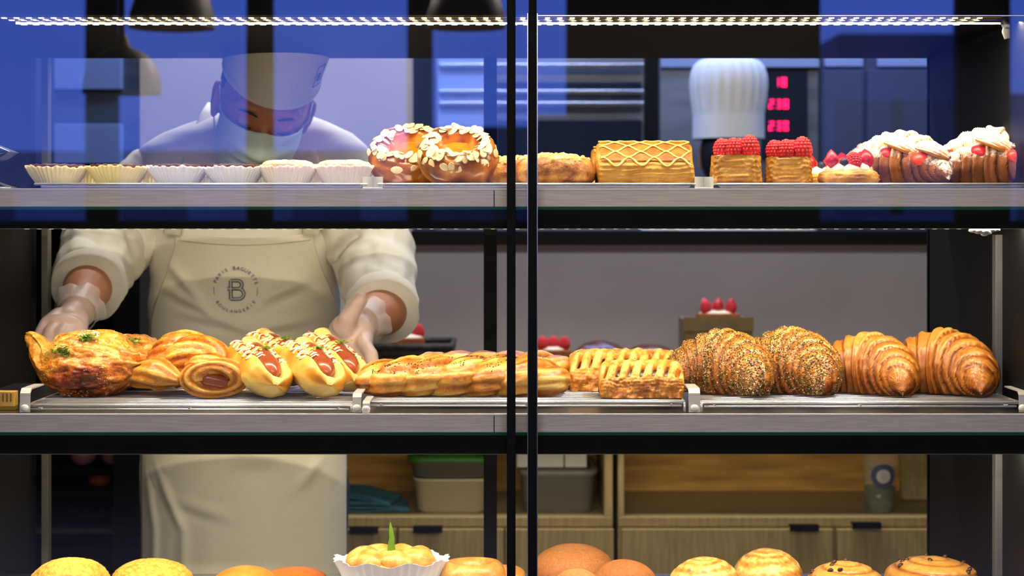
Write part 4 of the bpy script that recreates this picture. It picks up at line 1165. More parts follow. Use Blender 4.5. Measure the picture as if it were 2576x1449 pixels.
def fruit_tart(u, Y, label, seed, R=.043, h=.019):
    t = thing('fruit_danish', label, 'pastry', (X(u, Y), Y, TT), group='cream and berry danishes')
    pr = [(.001, 0), (R * .9, 0), (R, h * .3), (R * .98, h * .6), (R * .9, h * .9), (R * .8, h), (R * .6, h * .9), (.001, h * .85)]
    P2 = [tuple((pr[i][c] * (4 - k) + pr[i + 1][c] * k) / 4 for c in (0, 1)) for i in range(len(pr) - 1) for k in range(4)] + [pr[-1]]
    m = MB(); m.lathe(P2, 100, lambda v, th, i: (Vector((v.x, v.y, 0)) * (1 + .06 * nz((math.cos(th), math.sin(th), i * .02), 2, seed) + .012 * math.sin(i * 1.6 + th) + .03 * fr((math.cos(th) * 2, math.sin(th) * 2, i * .2), 2, seed)) + Vector((0, 0, v.z * (1 + .15 * nz((math.cos(th), math.sin(th), 0), 2, seed)))), clamp(.42 + .35 * nz(v, 60, seed) - (.25 if i > 14 else 0))))
    m.build('pastry_base', M['puff'], t)
    m = MB(); rnd = random.Random(seed)
    for k in range(9):
        a = k * 2 * PI / 8; r = R * .5 if k < 8 else 0
        m.ball((r * math.cos(a), r * math.sin(a), h * 1.02), (.013, .013, .0105), fn=lambda d: 1 + .08 * nz(d, 3, k))
    m.build('cream', M['cream'], t)
    strawberry_wedge(t, (-.026, -.014, h + .004), .027, (0, -.12, -1.2))
    strawberry_wedge(t, (.024, -.012, h + .004), .030, (.1, -.35, -1.7))
    strawberry_wedge(t, (.006, .020, h + .004), .024, (0, .1, 1.2))
    strawberry_wedge(t, (-.014, .022, h + .003), .022, (0, .1, 2))
    raspberry(t, (.004, -.020, h + .014), .0118, seed, (.6, .2))
    m = MB(); m.ball((-.010, -.020, h + .012), .0062, nu=10, nv=14); m.build('blueberry', M['blueberry'], t)
    m = MB(); m.ball((.016, .006, h + .014), .006, nu=10, nv=14); m.build('blueberry', M['blueberry'], t)
fruit_tart(2135, .078, 'cream danish with strawberry, raspberry and blueberry in front of the sugared croissant', 61)
fruit_tart(2078, .185, 'cream and berry danish half hidden behind the raspberry puff', 62, .042, .018)

# ------------------------------------------------------------------ sugared strawberry croissants
def filled_croissant(u, Y, label, seed, yaw=-20, sc=1.0):
    t = thing('strawberry_croissant', label, 'croissant', (X(u, Y), Y, TT), (0, 0, math.radians(yaw)), 'sugared strawberry croissants')
    t.scale = (sc,) * 3
    m = croissant_mesh(seed, L=.178, R0=.0325, bend=1.0, nu=150, nv=80, dark=.02, hz=1.0); flip_if_needed(m)
    m.build('croissant_base', M['dust_dark'], t)
    # the cut upper half, pushed up and back
    m = croissant_mesh(seed + 5, L=.160, R0=.0350, bend=.95, nu=150, nv=80, dark=-.06, hz=1.0); flip_if_needed(m)
    m.displace(lambda v: Vector((v.x, v.y * (1 if v.z > .03 else .92), max(v.z, .034 + .003 * math.sin(v.x * 80 + v.y * 60)) - .034)))
    Mt = Matrix.Translation((-.008, .020, .048)) @ Matrix.Rotation(math.radians(22), 4, 'X') @ Matrix.Rotation(math.radians(7), 4, 'Y')
    m.xform(Mt); m.build('croissant_top', M['dust_gold'], t)
    rnd = random.Random(seed)
    for k, (x, y, z, r) in enumerate(((-.058, -.006, .043, .012), (-.016, -.019, .045, .0145), (.034, -.026, .037, .0150))):
        q = MB(); q.ball((x, y, z), (r * 1.1, r * .9, r * .62), Euler((.5, .25, rnd.random())).to_matrix(), nu=12, nv=16, fn=lambda d: 1 + .03 * nz(d, 5, k)); q.build('strawberry', M['strawberry'] if k != 1 else M['strawberry_skin'], t)
    # flaps of dough torn up over the berries
    for k, (x, y, z, r) in enumerate(((-.004, -.016, .056, .020), (.046, -.020, .046, .019))):
        q = MB()
        q.grid(lambda i, j: Vector((x, y, z)) + Euler((.45, .38, -.15 + .2 * k)).to_matrix() @ Vector(((i - .4) * r * 2.6, (j - .5) * r * 1.7 * math.sin(PI * (.12 + .8 * i)) , .0035 * math.sin(PI * j) + .007 * math.sin(PI * i) + .0010 * math.sin(j * 26 + 3 * i))), 20, 20)
        o = q.build('dough_flap', M['dust_gold'], t); md = o.modifiers.new('thick', 'SOLIDIFY'); md.thickness = .005; md.offset = 0
        md = o.modifiers.new('soft', 'SUBSURF'); md.levels = 1; md.render_levels = 1
    m = MB(); m.tube([(-.06, .0, .042), (-.02, -.004, .047), (.02, -.004, .046), (.055, -.012, .034)], [.007, .010, .010, .007], 14); m.build('cream', M['cream'], t)
    return t
filled_croissant(2275, .125, 'sugar-dusted strawberry croissant in front of the dark reflection, second from right', 71, -30, .98)
filled_croissant(2508, .125, 'sugar-dusted strawberry croissant cut off by the right edge', 72, -28, 1.05)
filled_croissant(2235, .255, 'sugar-dusted croissant half hidden behind the front strawberry one', 73, -34, .93)

# ================================================================== bottom shelf (tops only in view)
z3 = T3 + .0006
t = thing('serving_tray', 'long steel tray on the bottom shelf', 'tray', (0, .2, z3)); m = MB(); m.box(CX0 + .01, CX1 - .01, .02, .30, z3, z3 + .006); m.build('tray_base', M['tray'], t, world=True, bevel=.002)
z3 += .0065
def bun(name, u, vtop, Y, W, label, mt, seed, cat='bun', dfn=None, group=None, sy=.9, hf=None, a0=.3, rough=.02, base=None):
    """domed bun whose crown reaches photo row vtop"""
    zt = Z(vtop, Y); zb = base if base is not None else z3; H = zt - zb
    t = thing(name, label, cat, (X(u, Y), Y, zb), (0, 0, seed), group)
    r = W / 2 * S * (D + Y) / D
    m = MB()
    def f(i, j):
        ph = -PI / 2 + PI * i; th = 2 * PI * j
        d = Vector((math.cos(ph) * math.cos(th), math.cos(ph) * math.sin(th), math.sin(ph)))
        k = 1 + rough * nz(d, 2, seed)
        a = a0 + .12 * d.z * -1 + .05 * nz(d, 3, seed)
        if dfn: q = dfn(d, seed); k += q[0]; a += q[1]
        v = Vector((d.x * r * k, d.y * r * sy * k, (d.z * k * .5 + .5) * H if not hf else (max(-hf, d.z * k) + hf) / (1 + hf) * H))
        return v, clamp(a)
    m.grid(f, 70, 110, cv=True); flip_if_needed(m)
    m.build(name + '_body', mt, t)
    return t, r, H, m
def cookie(d, s):
    # broken cookie crust: cells with cracks
    v = Vector((d.x, d.y, d.z)) * 3.6 + Vector((s, s, 0)); dd, _ = noise.voronoi(v); e = dd[1] - dd[0]
    return (-.035 * (1 - sstep(0, .14, e)) + .02 * fr(d, 9, s), .32 * (1 - sstep(0, .12, e)) - .1)
bun('cookie_bun', 176, 1404, .11, 222, 'cookie-crusted yellow bun at the bottom left corner', M['crumb'], 1.3, dfn=cookie, group='cookie-crusted buns', hf=.5)
bun('cookie_bun', 383, 1407, .17, 222, 'cookie-crusted yellow bun right of the first, under the apron', M['crumb'], 2.1, dfn=cookie, group='cookie-crusted buns', hf=.5)
bun('glossy_bun', 617, 1424, .12, 175, 'smooth orange bun at the bottom, left of the pair', M['orange_bun'], .4, group='smooth orange buns', hf=.5, rough=.01)
bun('glossy_bun', 738, 1428, .21, 175, 'smooth orange bun at the bottom, right of the pair', M['orange_bun'], .9, group='smooth orange buns', hf=.5, a0=.42, rough=.01)
# braided brioche in white paper with leaves
t = thing('braided_brioche', 'braided golden brioche with green leaves in a white paper tray', 'bread', (X(985, .13), .13, z3))
zt = Z(1385, .13) - z3
m = MB()
m.lathe([(.06, .0), (.074, zt * .55), (.082, zt * .82), (.0835, zt * .84), (.0815, zt * .835), (.073, zt * .55)], 160, lambda v, th, i: Vector((v.x * (1 + .022 * math.sin(th * 40)), v.y * .8 * (1 + .022 * math.sin(th * 40)), v.z + (.003 * math.sin(th * 9) if i in (2, 3, 4) else 0))))
m.build('paper_tray', M['paper_w'], t)
m = MB(); m.ball((0, 0, zt * .55), (.066, .050, zt * .40), a=.3); m.build('brioche_core', M['golden'], t)
for k in range(7):
    a = 2 * PI * k / 7 + .35; m = MB(); c = Vector((.042 * math.cos(a), .026 * math.sin(a), zt * .80))
    m.ball(c, (.030, .020, .019), Euler((0, .1, a + 1.0)).to_matrix(), nu=18, nv=26, fn=lambda d: (1 + .05 * nz(d, 2, k), clamp(.26 + .3 * nz(d, 2.2, k + 3) + .3 * sstep(.4, -.6, d.z))))
    m.build('braid_lobe', M['golden'], t)
def leafmesh(p0, p1, w, nrm):
    p0, p1 = Vector(p0), Vector(p1); ax = p1 - p0; sd = ax.cross(Vector(nrm)).normalized(); m = MB()
    for s_ in (0, 1):
        m.grid(lambda i, j: p0 + ax * i + sd * (j * 2 - 1) * w * math.sin(PI * min(1, i * .92 + .08)) ** .9 * (1 - .35 * i) + Vector(nrm) * (.0015 * (1 - abs(j * 2 - 1)) + .0004 * s_), 14, 6)
    return m
leafmesh((.002, -.030, zt * .90), (.001, -.028, zt * .90 + .034), .0068, (0, -1, .1)).build('leaf', M['leaf'], t)
leafmesh((.003, -.018, zt * .96 + .010), (-.001, -.016, zt + .045), .0045, (.3, -1, .1)).build('leaf', M['leaf'], t)
leafmesh((-.020, -.048, zt * .62), (-.034, -.050, zt * .80), .0045, (0, -1, .2)).build('leaf', M['leaf'], t)
# ring doughnut pair
def ring(u, vtop, Y, W, label, seed):
    t = thing('ring_doughnut', label, 'doughnut', (X(u, Y), Y, z3), group='golden ring doughnuts')
    r = W / 2 * S * (D + Y) / D; H = Z(vtop, Y) - z3; m = MB()
    a = H * .5
    m.lathe([(r - .6 * r * .5 + .6 * r * .5 * math.cos(q * 2 * PI / 28), H / 2 + a * math.sin(q * 2 * PI / 28)) for q in range(29)], 80, lambda v, th, i: (v * (1 + .02 * nz(v, 30, seed)), clamp(.35 + .2 * nz(v, 20, seed))))
    m.build('ring_body', M['golden'], t)
ring(1188, 1411, .13, 168, 'golden ring doughnut right of the brioche', 1); ring(1262, 1428, .22, 120, 'golden ring doughnut by the foot of the centre bar', 2)
bun('rye_bun', 1440, 1369, .24, 220, 'tall brown speckled bun right of the centre bars', M['brown_bun'], 1.0, group='brown speckled buns', hf=.5)
bun('rye_bun', 1570, 1409, .13, 185, 'brown speckled bun lower right of the tall one', M['brown_bun'], 1.7, group='brown speckled buns', hf=.5, a0=.38)
bun('rye_bun', 1452, 1431, .07, 140, 'brown speckled bun in front of the tall one, barely above the frame edge', M['brown_bun'], 2.2, group='brown speckled buns', hf=.5, a0=.2)
def swirl(d, s):
    a = math.atan2(d.y, d.x); r = math.hypot(d.x, d.y)
    w = math.sin(r * 26 + a + 2 * nz(d, 2, s)); f_ = sstep(.08, .4, r); return ((.005 * w + .02 * fr(d, 5, s)) * f_, -.16 * w * f_ + .25 * nz(d, 9, s) - .06)
bun('flaky_roll', 1773, 1402, .12, 185, 'flaky golden roll at the bottom, left of the taller roll', M['golden'], .3, 'roll', swirl, 'flaky golden rolls', hf=.4, a0=.36)
bun('flaky_roll', 1932, 1381, .20, 190, 'taller flaky golden roll at the bottom right centre', M['golden'], 1.6, 'roll', swirl, 'flaky golden rolls', hf=.4, a0=.36)
def raisin_swirl(d, s):
    a = math.atan2(d.y, d.x); r = math.hypot(d.x, d.y); k = (r * 3.2 - a / (2 * PI)) % 1
    g = math.exp(-((k - .5) / .12) ** 2) * sstep(.08, .3, r); return (-.05 * g * sstep(-.3, .2, d.z) + .015 * fr(d, 5, s), .35 * g + .03)
for (u, v, w, yy, lb, sd) in ((2125, 1413, 222, .11, 'raisin roll with dark raisins on its left shoulder, bottom right', 1.1), (2345, 1401, 245, .19, 'larger raisin roll at the bottom right corner', 2.4)):
    t, r, H, m0 = bun('raisin_roll', u, v, yy, w, lb, M['golden'], sd, 'roll', raisin_swirl, 'raisin rolls', hf=.4, a0=.36)
    rnd = random.Random(int(sd * 10))
    for k in range(14):
        a = rnd.uniform(0, 2 * PI); e = rnd.uniform(.45, 1.3); d = Vector((math.cos(a) * math.cos(e), math.sin(a) * math.cos(e), math.sin(e)))
        m = MB(); m.ball((d.x * r * 1.0, d.y * r * .9, (d.z + .4) / 1.4 * H), (.0048, .0036, .003), Euler((rnd.random(), rnd.random(), rnd.random() * 3)).to_matrix(), nu=6, nv=8, fn=lambda q: 1 + .2 * nz(q, 3, k)); m.build('raisin', M['choc'], t)
# ================================================================== the baker behind the case
M['skin'] = mat('skin', srgb(190, 124, 84), .5, nscale=20, namt=.08, sss=.15)
M['skin_hand'] = M['skin']
M['shirt'] = mat('off_white_chef_jacket', srgb(232, 227, 212), .85, nscale=300, namt=.03)
M['apron'] = mat('cream_apron_cloth', srgb(236, 231, 208), .85, nscale=300, namt=.03)
M['hat'] = mat('white_hat_cloth', srgb(222, 214, 196), .8, nscale=200, namt=.02)
M['mask'] = mat('pale_green_face_mask', srgb(206, 222, 210), .8)
M['hair'] = mat('black_hair', (0.012, 0.010, 0.010, 1), .5)
M['logo'] = mat('navy_print', srgb(74, 80, 112), .7)
M['logo_in'] = mat('pale_print', srgb(200, 196, 188), .7)
M['trousers'] = mat('dark_trousers', (0.02, 0.02, 0.03, 1), .8)
M['glove'] = mat('thin_clear_glove', (0.95, 0.86, 0.80, 1), .3, alpha=.42, bump=.6, bscale=90)
M['eye'] = mat('eye_dark', (0.02, 0.012, 0.01, 1), .2)

person = thing('person', 'baker in cream apron, white hat and face mask bending over the hot dogs', 'person', (-.50, .93, 0))

HC = Vector((X(664, .72), .72, ZC + .214))
HM = Matrix.Translation(HC) @ Matrix.Rotation(math.radians(15), 4, 'Z') @ Matrix.Rotation(math.radians(10), 4, 'Y') @ Matrix.Rotation(math.radians(33), 4, 'X')
def head_mesh(m, k=1.0):
    b = len(m.v)
    def f(d):
        w = 1.0
        return w
    m.ball((0, 0, .012), (.078, .098, .112), nu=30, nv=40)
    m.ball((0, -.022, -.045), (.060, .070, .066), nu=20, nv=26)       # jaw
    m.ball((0, -.062, -.088), (.026, .024, .020), nu=12, nv=14)       # chin
    m.ball((0, -.070, .028), (.060, .026, .016), nu=12, nv=18)        # brow
    for s in (-1, 1):
        m.ball((s * .038, -.064, -.026), (.022, .020, .020), nu=12, nv=14)   # cheek
        m.ball((s * .033, -.0815, .000), (.0165, .0095, .0095), nu=12, nv=14) # closed lids
        m.ball((s * .080, .008, -.012), (.010, .021, .034), Euler((0.1, 0, s * .35)).to_matrix(), nu=12, nv=14)
        m.ball((s * .086, .000, .004), (.007, .018, .020), nu=10, nv=12)
        m.ball((s * .081, .002, -.038), (.007, .010, .012), nu=10, nv=12)
    m.capsule((0, -.088, .008), (0, -.110, -.030), .0085, .0125, 12)
    m.ball((-.011, -.103, -.034), (.008, .009, .007)); m.ball((.011, -.103, -.034), (.008, .009, .007))
    m.ball((0, -.093, -.060), (.022, .008, .006)); m.ball((0, -.091, -.070), (.020, .009, .007))
    m.xform(HM, b)

def hand(m, W, palm, knuckles, fingers, thumb, rs=1.0):
    """W wrist; palm list of centre points; fingers: list of joint lists"""
    for c, r, R in palm: m.ball(c, r, R, nu=14, nv=18)
    for kf, fr_ in zip(knuckles, fingers):
        pts = [Vector(kf)] + [Vector(q) for q in fr_]
        n = len(pts); m.chain(pts, [.0098 * rs, .0090 * rs, .0082 * rs, .0072 * rs][:n], 14)
    pts = [Vector(q) for q in thumb]; m.chain(pts, [.0145 * rs, .0125 * rs, .0112 * rs, .0100 * rs][:len(pts)], 14)

# right side of the picture: open hand, thumb up, fingers reaching down to the tray
RW = P(912, 812, .52)
def right_hand(m, g=0.0):
    rs = 1.0 + g / .0095
    W = RW; rs *= 1.14
    kn = [P(916, 868, .435), P(894, 880, .45), P(872, 884, .465), P(850, 880, .48)]
    m.chain([W, P(898, 838, .48), P(888, 862, .46)], [.024 + g, .024 + g, .020 + g], 16)
    for k, q in enumerate(kn): m.capsule(W.lerp(q, .35), q, .0185 + g, .0125 + g, 14)
    m.capsule(W, P(862, 822, .455), .018 + g, .0175 + g, 14)
    m.capsule(P(862, 822, .455), P(856, 862, .470), .0165 + g, .011 + g, 14)
    fing = [[P(934, 893, .405), P(938, 922, .392), P(924, 946, .385)], [P(910, 910, .42), P(914, 940, .405), P(903, 960, .40)], [P(886, 914, .44), P(890, 942, .425), P(884, 960, .42)], [P(862, 908, .46), P(866, 930, .45), P(864, 946, .445)]]
    hand(m, W, [(P(882, 842, .465), (.037 + g, .022 + g, .036 + g), None)], kn, fing, [P(868, 828, .452), P(876, 800, .44), P(890, 778, .435), P(906, 755, .435)], rs)
# left side: hand coming down behind the big bread, back of the hand up
LW = P(196, 782, .52)
def left_hand(m, g=0.0):
    rs = 1.0 + g / .0095
    W = LW; rs *= 1.10
    kn = [P(128, 838, .41), P(152, 846, .40), P(176, 850, .405), P(198, 850, .42)]
    m.chain([W, P(172, 806, .475)], [.025 + g, .023 + g], 16)
    for q in kn: m.capsule(W.lerp(q, .35), q, .0170 + g, .0118 + g, 14)
    fing = [[P(116, 866, .375), P(120, 893, .36), P(126, 915, .352)], [P(146, 874, .37), P(148, 900, .35), P(152, 920, .345)], [P(176, 878, .372), P(178, 902, .355), P(180, 920, .35)], [P(202, 876, .39), P(204, 896, .375), P(204, 912, .37)]]
    hand(m, W, [(P(158, 824, .44), (.034 + g, .019 + g, .022 + g), None)], kn, fing, [P(150, 800, .47), P(122, 818, .445), P(108, 840, .425), P(100, 862, .41)], rs)

# joints
LSH, LEL = P(372, 436, .90), P(262, 612, .86)
RSH, REL = P(866, 440, .90), P(945, 628, .86)
LCF, RCF = P(222, 720, .66), P(962, 782, .64)     # cuff centres
m = MB(); head_mesh(m)
m.chain([HC + Vector((.0, .045, -.05)), Vector((X(640, .86), .87, ZC + .11))], [.056, .062], 20)
# torso
for (z, cx, cy, a, b) in ((.03, -.485, .90, .160, .085), (-.03, -.49, .91, .165, .10), (-.12, -.495, .92, .155, .105), (-.26, -.50, .93, .160, .11), (-.42, -.50, .94, .165, .11)):
    m.ball((cx, cy, ZC + z), (a, b, .12), nu=18, nv=26)
m.chain([LSH, LEL, LCF, LW], [.044, .046, .0435, .029], 22)
m.chain([RSH, REL, RCF, RW], [.044, .046, .0435, .030], 22)
m.chain([Vector((-.49, .90, ZC + .05)), LSH], [.06, .046]); m.chain([Vector((-.49, .90, ZC + .05)), RSH], [.06, .046])
right_hand(m); left_hand(m)
for s in (-1, 1):
    m.chain([(-.50 + s * .085, .94, ZC - .45), (-.50 + s * .095, .93, .48), (-.50 + s * .10, .95, .07)], [.088, .058, .040], 18)
    m.capsule((-.50 + s * .10, .97, .035), (-.50 + s * .115, .80, .030), .036, .032, 14)
body = m.build('body', M['skin'], person, world=True, remesh=.0028, smooth_it=3)

# gloves: thin shells a millimetre proud of the hands, with a loose cuff
def glove(hf, W, dirp, u, lab):
    m = MB(); hf(m, .0013)
    m.capsule(W, W + (dirp - W).normalized() * .012, .0310, .0325, 20)
    g = m.build('glove', M['glove'], person, world=True, remesh=.003, smooth_it=3)
    g['label'] = lab
    c = MB(); d = (dirp - W).normalized()
    c.tube([W - d * .016, W - d * .004, W + d * .010, W + d * .024], [.0315, .0345, .0385, .042], 40, False, fn=lambda k, th: 1 + .10 * math.sin(th * 5 + k * 3) * k + .05 * math.sin(th * 11) * k)
    o = c.build('glove_cuff', M['glove'], person, world=True)
glove(right_hand, RW, RCF, 0, 'thin clear glove on the open hand')
glove(left_hand, LW, LCF, 0, 'thin clear glove on the hand behind the bread')

# ---- clothes
def cloth_fold(v, s, amp=.005):
    a = noise.ridged_multi_fractal(Vector((v.x * 6 + s, v.y * 6, v.z * 9 - v.x * 5)), 1.0, 2.0, 2, 1.0, 2.0) - .9
    return amp * (nz(v, 9, s) + .5 * nz(v, 20, s + 3) + .45 * a)
RINGS = [(.200, -.462, .865, .080, .062), (.185, -.465, .87, .128, .074), (.165, -.470, .875, .178, .086), (.140, -.476, .88, .212, .096), (.09, -.484, .89, .228, .106), (.03, -.493, .90, .210, .112), (-.03, -.495, .905, .182, .120), (-.10, -.498, .91, .174, .124), (-.20, -.50, .92, .180, .128), (-.32, -.503, .93, .186, .132), (-.44, -.505, .935, .190, .134), (-.56, -.505, .94, .192, .135)]
def ring_at(z):
    for i in range(len(RINGS) - 1):
        a, b = RINGS[i], RINGS[i + 1]
        if a[0] >= z >= b[0]:
            k = (a[0] - z) / (a[0] - b[0]); return tuple(a[q] + (b[q] - a[q]) * k for q in range(1, 5))
    return RINGS[0][1:] if z > RINGS[0][0] else RINGS[-1][1:]
def shirt_pt(i, j):
    z = .200 - .760 * i; cx, cy, a, b = ring_at(z); th = 2 * PI * j
    c, s = math.cos(th), math.sin(th)
    v = Vector((cx + a * (abs(c) ** .85) * (1 if c > 0 else -1), cy + b * (abs(s) ** .85) * (1 if s > 0 else -1), ZC + z))
    d = Vector((c, s, 0)); return v + d * cloth_fold(v, 2, .006)
m = MB(); m.grid(shirt_pt, 110, 120, cv=True)
shirt = m.build('chef_jacket', M['shirt'], person, world=True)
# standing collar
m = MB()
for k_, rr in ((0, 1), (1, .95)):
    m.tube([Vector((-.462, .862, ZC + .150 + .012 * q)) + Vector((0, -.006 * q, 0)) for q in range(4)], [.078 * rr, .072 * rr, .068 * rr, .066 * rr], 40, False, sq=(1.05, .95), up=(0, 1, 0))
m.build('collar', M['shirt'], person, world=True)
def sleeve(sh, el, cf, r0, r1, r2, seed, cuffdir):
    pts = []; rr = []
    n = 90
    for i in range(n + 1):
        k = i / n
        p = sh * (1 - k) ** 2 + el * 2 * k * (1 - k) + cf * k * k if False else (sh.lerp(el, k * 2) if k < .5 else el.lerp(cf, k * 2 - 1))
        q = sh.lerp(el, min(1, max(0, k * 2))); 
        # smooth corner at elbow
        w = math.exp(-((k - .5) / .10) ** 2) * .5
        p = p.lerp((sh.lerp(el, .8) + el.lerp(cf, .2)) / 2, w)
        pts.append(p); rr.append(r0 + (r1 - r0) * k * 2 if k < .5 else r1 + (r2 - r1) * (k * 2 - 1))
    for q_ in range(9): rr[q_] *= max(.05, math.sin(PI / 2 * q_ / 9)) ** .7
    def fn(k, th):
        f = .05 * math.sin(k * 34 + 2.2 * math.sin(th + seed) + seed) * (.4 + .6 * math.exp(-((k - .6) / .3) ** 2))
        f += .09 * (noise.ridged_multi_fractal(Vector((k * 5 + seed, math.cos(th) * 1.1 + k * 2, math.sin(th) * 1.1)), 1.0, 2.0, 2, 1.0, 2.0) - 1.0)
        f += .12 * nz((k * 5, math.cos(th) * 1.2, math.sin(th) * 1.2), 1.1, seed) + .05 * nz((k * 10, math.cos(th) * 3, math.sin(th) * 2), 1.1, seed + 1)
        return 1 + f
    m = MB(); m.tube(pts, rr, 90, False, fn=fn)
    s = m.build('sleeve', M['shirt'], person, world=True)
    md = s.modifiers.new('thick', 'SOLIDIFY'); md.thickness = .003; md.offset = -1
    # rolled cuff
    d = cuffdir.normalized()
    m = MB()
    cp = [cf - d * .040, cf - d * .030, cf - d * .012, cf + d * .004, cf + d * .010, cf + d * .008, cf - d * .006, cf - d * .03]
    cr = [r2 * .97, r2 * 1.10, r2 * 1.13, r2 * 1.12, r2 * 1.07, r2 * 1.0, r2 * .96, r2 * .93]
    m.tube(cp, cr, 56, False, fn=lambda k, th: 1 + .05 * nz((math.cos(th) * 2, math.sin(th) * 2, k), 1, seed) + .02 * math.sin(th * 3 + seed))
    m.build('rolled_cuff', M['shirt'], person, world=True)
sleeve(LSH + Vector((.060, 0, .008)), LEL, LCF, .080, .078, .057, 1.3, LCF - LEL)
sleeve(RSH + Vector((-.060, 0, .008)), REL, RCF, .080, .074, .057, 2.6, RCF - REL)

# trousers and shoes below the apron
m = MB()
for s in (-1, 1): m.chain([(-.50 + s * .09, .94, ZC - .50), (-.50 + s * .098, .93, .48), (-.50 + s * .10, .95, .12)], [.105, .080, .068], 22)
m.build('trousers', M['trousers'], person, world=True)
for s in (-1, 1):
    m = MB(); m.capsule((-.50 + s * .10, .98, .044), (-.50 + s * .118, .79, .038), .044, .040, 16); m.displace(lambda v: Vector((v.x, v.y, max(.0, v.z)))); m.build('shoe', M['black'], person, world=True)

# ---- apron
LC = P(597, 728, .79)
def apron_y(x, z):
    cx, cy, a, b = ring_at(z - ZC); q = clamp(abs(x - cx) / (a * 1.04)); v = Vector((x, 0, z))
    y = cy - (b + .006) * (1 - q ** 2.2) ** .6 - .010
    f = .007 * nz((x, 0, z), 7, 5) + .0025 * nz((x, 0, z), 18, 7)
    zz = z - ZC
    # pulled folds running down and inward from the sides
    xr = x - cx
    for (x0, z0, sx, sz, wd, am) in ((-.14, -.06, .10, -.10, .010, .007), (-.15, -.11, .16, -.075, .009, .006), (.13, -.10, -.12, -.055, .011, .007), (.15, -.17, -.15, -.03, .010, .006), (-.10, -.16, .14, -.03, .010, .006), (.05, -.14, .08, .035, .010, .005),
                                    (-.15, -.44, .07, -.14, .010, .008), (-.06, -.60, .17, -.01, .014, .008), (-.17, -.44, .03, -.18, .009, .006), (.16, -.43, -.05, -.06, .010, .006), (-.02, -.66, .16, .05, .013, .006), (-.12, -.50, .12, -.03, .012, .005), (.0, -.42, .10, .0, .02, .006)):
        dx, dz = xr - x0, zz - z0; L2 = sx * sx + sz * sz; t_ = clamp((dx * sx + dz * sz) / L2)
        dd = math.hypot(dx - sx * t_, dz - sz * t_); e = math.sin(PI * clamp(t_ * .9 + .05))
        f += 1.5 * am * (math.exp(-(dd / wd) ** 2) - .6 * math.exp(-(math.hypot(dx - sx * t_, dz - sz * t_ + wd * 1.6) / wd) ** 2)) * e
    g = 1 - math.exp(-(((x - LC.x) ** 2 + (z - LC.z) ** 2) / .060 ** 2) ** 2)
    return y - f * g
def apron_w(z):
    zz = z - ZC        # half-width left/right of centre
    if zz > -.19: k = sstep(-.02, -.20, zz); return (-.112 - .056 * k, .138 + .045 * k)
    k = sstep(-.19, -.45, zz); return (-.168 - .022 * k, .183 + .005 * k)
ZA0, ZA1 = ZC - .018, ZC - .76
def apron_pt(i, j):
    z = ZA0 + (ZA1 - ZA0) * i; w0, w1 = apron_w(z); x = -.497 + w0 + (w1 - w0) * j
    if i < .12: z -= .010 * math.sin(PI * j) * (1 - i / .12)
    zr = max(z, ZC - .56)
    y = apron_y(x, zr); 
    return Vector((x, y - .0 , z))
m = MB(); m.grid(apron_pt, 170, 110)
apron = m.build('apron', M['apron'], person, world=True)
md = apron.modifiers.new('thick', 'SOLIDIFY'); md.thickness = .002
m = MB(); m.tube([apron_pt(0.004, j / 40) + Vector((0, -.0012, -.010)) for j in range(1, 40)], .0006, 6); m.build('bib_seam', mat('seam_thread', srgb(176, 168, 136), .9), person, world=True)
# neck straps
for pts in (([P(436, 590, .79), P(446, 520, .79), P(476, 430, .80), P(506, 350, .815), P(528, 290, .84), P(545, 265, .88)]), ([P(784, 590, .79), P(790, 520, .79), P(786, 430, .80), P(772, 350, .82), P(750, 300, .86)])):
    m = MB(); m.tube([p + Vector((0, -.012, 0)) for p in pts], .016, 12, True, sq=(1, .16), up=(0, -1, 0)); m.build('apron_strap', M['apron'], person, world=True)

# ---- printed emblem on the bib
LC = P(597, 728, .79); 
def text_mesh(body, size, offset=0.0, ext=0.0002):
    c = bpy.data.curves.new('lettering', 'FONT'); c.body = body; c.size = size; c.align_x = 'CENTER'; c.offset = offset; c.extrude = ext
    o = bpy.data.objects.new('lettering', c); COL.objects.link(o)
    bpy.context.view_layer.update()
    me = bpy.data.meshes.new_from_object(o.evaluated_get(bpy.context.evaluated_depsgraph_get()))
    vs = [v.co.copy() for v in me.vertices]; fs = [tuple(p.vertices) for p in me.polygons]
    bpy.data.objects.remove(o); bpy.data.meshes.remove(me); return vs, fs
def put(m, vs, fs, fn):
    b = len(m.v)
    for v in vs: m.add(fn(v))
    for f in fs: m.face([b + q for q in f])
def on_apron(x, z, lift=.0016): return Vector((x, apron_y(x, z) - lift, z))
def arc_text(m, s, r, a0, a1, size, surf, c, top=True):
    n = len(s)
    for i, ch in enumerate(s):
        if ch == ' ': continue
        a = a0 + (a1 - a0) * i / (n - 1)
        vs, fs = text_mesh(ch, size)
        ca, sa = math.cos(a), math.sin(a)
        rot = a - PI / 2 if top else a + PI / 2
        def f(v):
            x, y = v.x, v.y - size * .35
            X_, Y_ = x * math.cos(rot) - y * math.sin(rot), x * math.sin(rot) + y * math.cos(rot)
            return surf(c.x + r * ca + X_, c.z + r * sa + Y_, v.z)
        put(m, vs, fs, f)
surf = lambda x, z, h: on_apron(x, z, .0034 + h)
m = MB(); R_ = .0392
arc_text(m, 'PARIS BAGUETTE', R_, math.radians(158), math.radians(18), .0092, surf, LC)
arc_text(m, 'BOULANGERIE', R_, math.radians(214), math.radians(326), .0078, surf, LC, False)
for a0, a1 in ((172, 196), (344, 368)):
    m.tube([surf(LC.x + R_ * math.cos(math.radians(a)), LC.z + R_ * math.sin(math.radians(a)), 0) for a in range(a0, a1, 3)], .0004, 5)
m.build('emblem_lettering', M['logo'], person, world=True)
